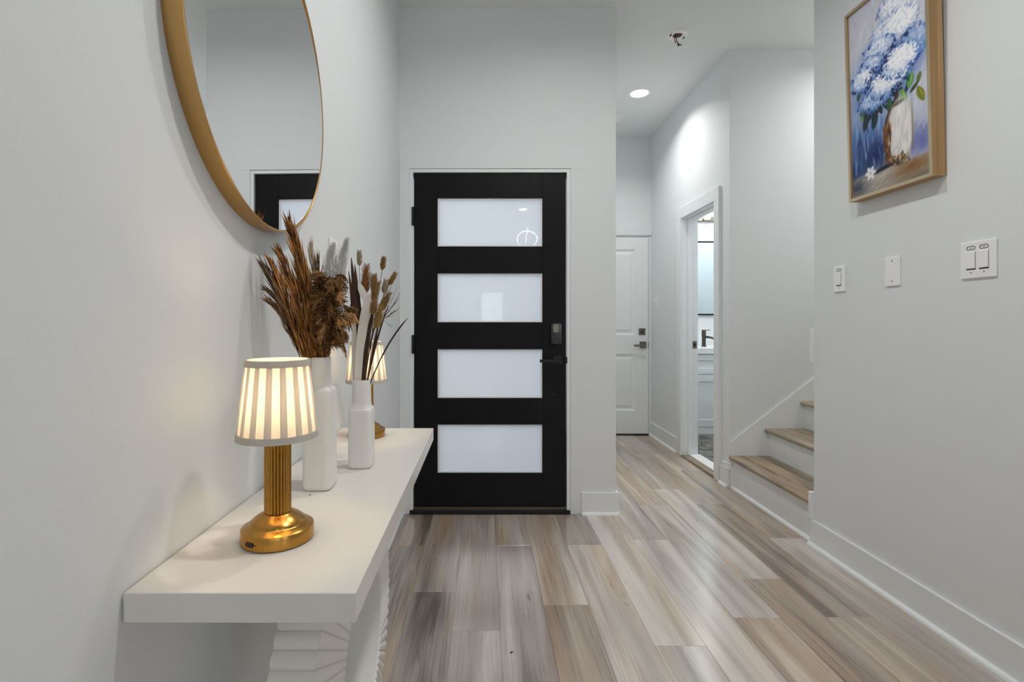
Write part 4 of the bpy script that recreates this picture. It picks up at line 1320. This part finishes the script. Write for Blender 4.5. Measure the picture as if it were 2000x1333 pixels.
# curly brown pampas plume on the right of the tall vase
def curly():
    base = (W1.x + .006, W1.y - .002, W1.z - .08)
    r = thing('pampas_plume', base, 'curly fluffy brown pampas plume on the right of the tall vase', 'pampas plume')
    c = Vector(P1(643, 604, 1.150))
    obj('stem', MB().tube(bez(base, (W1.x + .01, W1.y - .005, W1.z + .05), (c.x, c.y, c.z + .03)), .0015, 6), M['stem_dark'], r)
    m = MB()
    def half_width(z_):                           # the plume is slim at its tip, full in the middle, tapering to the stem
        return .014 + .026 * max(0, math.sin(math.pi * min(1, max(0, (z_ + .085) / .165)))) ** .8
    tufts = []
    for i in range(80):
        z_ = rs1.uniform(-.080, .070)
        th = rs1.uniform(0, 2 * math.pi)
        w_ = half_width(z_) * rs1.uniform(.05, 1.0)
        tufts.append((c + Vector((w_ * math.cos(th) + .004 * (z_ < 0) - .10 * abs(z_) * 0, .85 * w_ * math.sin(th), z_)), th, z_, rs1.random()))
    for p0, th, z_, tone in tufts:
        # every tuft is a lock of fluffy strands that share a direction and curl over together
        out = Vector((math.cos(th), .85 * math.sin(th), rs1.uniform(-.2, .9))).normalized()
        L_ = rs1.uniform(.015, .025)
        dr = rs1.uniform(.1, 1.2)
        side = Vector((rs1.uniform(-.5, .5), rs1.uniform(-.3, .3), 0))
        for q in range(13):
            jit = Vector((rs1.gauss(0, .0030), rs1.gauss(0, .0030), rs1.gauss(0, .0036)))
            p = p0 + jit
            d = (out + Vector((rs1.gauss(0, .18), rs1.gauss(0, .18), rs1.gauss(0, .18)))).normalized()
            l_ = L_ * rs1.uniform(.7, 1.2)
            pts = [p, p + d * l_ * .45 + Vector((0, 0, .004)), p + d * l_ * .8 + side * .004 + Vector((0, 0, -.004 * dr)), p + d * l_ * .98 + side * .010 + Vector((0, 0, -.014 * dr))]
            tint = min(1, max(0, tone ** 1.6 * .8 + rs1.gauss(.06, .10)))
            m.tube(pts, [.0006, .0017, .0014, .0002], 4, tint)
            for k in range(4):
                b_, d2_ = at_path(pts, .25 + .7 * rs1.random())
                m.spike(b_, d2_ + Vector((rs1.gauss(0, .6), rs1.gauss(0, .6), rs1.gauss(0, .5))), .009, .0011, min(1, max(0, tint + rs1.gauss(.08, .12))), None, rs1)
    for i in range(1500):                         # the dense dark heart of the plume
        z_ = rs1.uniform(-.085, .068)
        th, rr = rs1.uniform(0, 6.283), rs1.random() ** .6
        w_ = half_width(z_) * .82 * rr
        p = c + Vector((w_ * math.cos(th), w_ * .85 * math.sin(th), z_))
        m.spike(p, (math.cos(th) * rr + rs1.gauss(0, .4), math.sin(th) * rr + rs1.gauss(0, .4), rs1.gauss(.3, .6)), .018, .0026, min(1, max(0, rs1.gauss(.16, .13))), (rs1.gauss(0, .2), 0, -.25), rs1)
    for q in range(26):                           # paler tufts on the right edge
        p = Vector(P1(676 + rs1.gauss(0, 9), 618 + rs1.gauss(0, 8), 1.150))
        m.tube([p, p + Vector((.008, 0, .002)), p + Vector((.015, 0, -.010))], [.001, .0028, .0004], 5, min(1, max(.5, rs1.gauss(.9, .1))))
    pts = bez(P1(656, 636, 1.150), P1(667, 655, 1.150), P1(674, 690, 1.150))
    for i in range(50):
        p, d = at_path(pts, rs1.random())
        m.spike(p, d + Vector((rs1.gauss(0, .25), rs1.gauss(0, .25), 0)), .018, .0034, min(1, max(0, rs1.gauss(.35, .2))), None, rs1)
    obj('plume', m, M['fluff'], r)
curly()
# white feathery plumes behind
def white(tip, ctrl, label, radius, n, t0):
    base = (W1.x + .008, W1.y + .008, W1.z - .09)
    plume('white_pampas', label, 'pampas plume', 'white pampas plumes in the tall vase', tip, ctrl, base, M['white_plume'], M['stem_pale'], n, .026, .0012, .22, radius, t0, 0.05)
white(P1(650, 478, 1.215), P1(632, 600, 1.19), 'pale cream pampas plume in front of the left wall switch', .017, 1100, .50)
white(P1(678, 466, 1.225), P1(650, 590, 1.19), 'tall thin white pampas plume right of the cream one', .011, 1000, .48)

# shorter vase: leaves, bunny tails, wisps
W2 = Vector((V2[0], V2[1], TZ + .226))
def P2(px, py, Y=1.335): return ((px - 945) * Y / 990, Y, 1.16 - (py - 628) * Y / 990)
def base2(dx, dy, dz=-.06): return (W2.x + dx, W2.y + dy, W2.z + dz)
def blade(label, pts, widths, mat, cat='dried leaf', name='dried_leaf', group='dried leaves in the shorter vase', thick=.0012, twist=0.0):
    """long leaf with thickness and a keel"""
    r = thing(name, tuple(pts[0]), label, cat, group)
    pts = [Vector(p) for p in pts]
    rs = []
    for i, p in enumerate(pts):
        d = (pts[min(i + 1, len(pts) - 1)] - pts[max(i - 1, 0)]).normalized()
        a = d.cross(Vector((0.25 + twist * i, -1, 0))).normalized()
        b = d.cross(a)
        w = widths[i]
        rs.append([p - a * w, p + b * thick, p + a * w, p - b * thick * .6])
    obj('blade', MB().rings(rs), mat, r, smooth=40)
    return r
def leafpath(b, c, t, n, w, wmax=.35):
    pts = bez(b, c, t, n)
    ws = []
    for i in range(n):
        q = i / (n - 1)
        k = max(0.05, min(1, (q - wmax) / .15 + .12)) if q < wmax + .15 else max(.03, ((1 - q) / (.85 - wmax)) ** .6)
        ws.append(w * k + .0005)
    return pts, ws
for label, b, c, t, w, mt, wm in (
        ('tall narrow dark brown leaf left of the bunny tails', base2(-.006, 0), P2(699, 640, 1.33), P2(686, 503, 1.32), .0075, 'leaf_dark', .45),
        ('brown leaf tip behind the tall narrow one', base2(-.004, .006), P2(703, 640, 1.345), P2(693, 517, 1.35), .0075, 'leaf_brown', .5),
        ('short brown leaf left of the tall narrow one', base2(-.008, .004), P2(697, 650, 1.34), P2(681, 530, 1.34), .0055, 'leaf_brown', .45),
        ('dark leaf behind the white strip', base2(-.002, 0), P2(706, 660, 1.345), P2(698, 560, 1.345), .010, 'leaf_dark', .35),
        ('brown strip leaf rising from the vase mouth', base2(.0, -.008), P2(712, 680, 1.32), P2(735, 575, 1.32), .0075, 'leaf_dark', .12),
        ('dark straight leaf leaning right', base2(.004, -.004), P2(730, 670, 1.325), P2(759, 596, 1.325), .0028, 'leaf_dark', .25),
        ('dark thin leaf beside the vase mouth', base2(.006, 0), P2(726, 690, 1.33), P2(747, 600, 1.335), .0028, 'leaf_dark', .2)):
    pts, ws = leafpath(b, c, t, 14, w, wm)
    blade(label, pts, ws, M[mt])
pts = bez(base2(-.006, -.010), P2(694, 690, 1.315), P2(722, 573, 1.31), 14)
blade('broad bleached white leaf in front of the brown leaves', pts, [.004, .006, .008, .009, .0095, .010, .010, .0105, .011, .0115, .012, .0115, .009, .002], M['leaf_white'])
pts = bez(P2(722, 590, 1.312), P2(712, 585, 1.312), P2(701, 553, 1.31), 8)
blade('bleached white leaf tip bent over to the left', pts, [.011, .0105, .010, .0095, .009, .0085, .0075, .003], M['leaf_white'])
pts = bez(base2(-.012, -.004), P2(691, 690, 1.325), P2(692, 615, 1.325), 10)
blade('narrow bleached leaf at the left of the vase mouth', pts, [.004, .006, .007, .008, .008, .008, .007, .006, .004, .001], M['leaf_white'])
pts = bez(base2(.006, -.002), P2(742, 682, 1.33), P2(796, 622, 1.33), 16)
blade('long dark curved stem arching out to the right', pts, [.0016] * 8 + [.0022] * 6 + [.0016, .0006], M['leaf_dark'], 'dried stem', 'dried_stalk', 'dried stems in the shorter vase', .0018)

def bunny(px, py, Y, length, rad, tilt, label, mat='bunny'):
    top = Vector(P2(px, py, Y))
    d = Vector((math.sin(tilt), 0, math.cos(tilt)))
    b = base2(rs1.uniform(-.008, .010), rs1.uniform(-.008, .008))
    r = thing('bunny_tail', b, label, 'bunny tail grass', 'bunny tails in the shorter vase')
    lowp = top - d * length
    ctrl = lowp - d * .09
    pts = bez(b, ctrl, lowp)
    obj('stem', MB().tube(pts, .0008, 5), M['stem'], r)
    rad *= 1.15
    m = MB()
    core = [lowp + d * length * q for q in (0, .15, .4, .7, .92)]
    m.tube(core, [rad * .35, rad * .7, rad * .75, rad * .55, rad * .15], 8, .35)
    for i in range(340):
        q = rs1.random()
        pr = math.sin(math.pi * min(1, q * .8 + .18)) ** .6
        v = Vector((rs1.gauss(0, 1), rs1.gauss(0, 1), rs1.gauss(0, 1))); v -= d * v.dot(d); v.normalize()
        p = lowp + d * length * q * .9 + v * rad * .55 * pr
        m.spike(p, d + v * .6, rad * 1.1 + .003, .0009, min(1, max(0, rs1.gauss(.5, .25))), None, rs1)
    obj('seed_head', m, M[mat], r)
for px, py, Y, l, rd, tl, lb, mt in (
        (702, 490, 1.36, .040, .0055, .0, 'pale bunny tail standing highest at the left', 'bunny_pale'),
        (750, 503, 1.345, .034, .0060, .15, 'small tan bunny tail standing highest at the right', 'bunny'),
        (773, 533, 1.345, .038, .0055, .5, 'tan bunny tail tilted to the far right', 'bunny'),
        (755, 547, 1.34, .036, .0068, .2, 'olive tan bunny tail below the tilted one', 'bunny_pale'),
        (716, 516, 1.33, .078, .0105, .06, 'big russet foxtail head in the middle', 'reed'),
        (730, 536, 1.325, .048, .0085, .0, 'golden bunny tail right of the foxtail head', 'bunny'),
        (738, 550, 1.32, .052, .0085, .25, 'orange tan bunny tail leaning right of the golden one', 'bunny'),
        (761, 570, 1.335, .056, .0085, .45, 'tan bunny tail leaning right above the wisps', 'bunny'),
        (732, 577, 1.315, .050, .0075, .12, 'tan bunny tail hanging in the centre', 'bunny'),
        (744, 596, 1.31, .062, .0105, .2, 'large soft tan bunny tail lowest in the bunch', 'bunny')):
    bunny(px, py, Y, l, rd, tl, lb, mt)
def wisp():
    b = base2(.008, .006)
    r = thing('wispy_grass', b, 'fine pale wispy grass spray fanning to the right', 'dried grass')
    m = MB()
    hub = Vector(P2(748, 625, 1.34))
    m.tube(bez(b, P2(722, 690, 1.34), hub), .0009, 5)
    for px, py in ((768, 548), (776, 560), (786, 564), (784, 577), (776, 590), (774, 606), (768, 618), (762, 560), (780, 604), (765, 640)):
        Y = 1.34 + rs1.uniform(-.03, .03)
        t = Vector(P2(px, py, Y))
        mid = hub.lerp(t, .55) + Vector((rs1.uniform(-.004, .004), 0, rs1.uniform(-.003, .006)))
        m.tube(bez(hub, mid, t, 8), [.0006] * 5 + [.0005, .0004, .0003], 4)
        for q in range(3):
            s0, d = at_path(bez(hub, mid, t, 8), rs1.uniform(.3, .8))
            m.tube([s0, s0 + d * .012 + Vector((rs1.uniform(-.006, .006), rs1.uniform(-.006, .006), rs1.uniform(-.002, .008)))], [.0004, .0002], 4)
    obj('spray', m, M['stem'], r)
wisp()
for k, (dx, dy) in enumerate(((.004, .002), (.009, -.006))):
    pts = bez(base2(dx, dy), P2(716 + 5 * k, 690, 1.33), P2(738 + 8 * k, 618, 1.33), 8)
    blade(('plain dark straw beside the leaning leaf', 'second plain straw right of the first in the shorter vase')[k], pts, [.0013] * 7 + [.0006], M['stem_dark'], 'dried stem', 'dried_stalk', 'dried stems in the shorter vase')

# ------------------------------------------------------------------ crumbs
def crumb(loc, s, label):
    m = MB()
    m.lathe([(.2 * s, 0), (s, .25 * s), (.8 * s, .6 * s), (.2 * s, .8 * s)], loc, 7)
    m.lathe([(.2 * s, 0), (.6 * s, .25 * s), (.2 * s, .6 * s)], (loc[0] + 1.5 * s, loc[1] + 1.1 * s, loc[2]), 6)
    tag(obj('crumb', m, M['crumb']), label, 'crumb')
crumb(((998 - 945) * 1148.4 / (1276 - 628) / 990, 1148.4 / (1276 - 628), 0), .0042, 'tiny dark crumb on the pale floor plank')
crumb((-.382, 1.112, TZ), .0018, 'tiny dark speck on the tabletop before the tall vase')
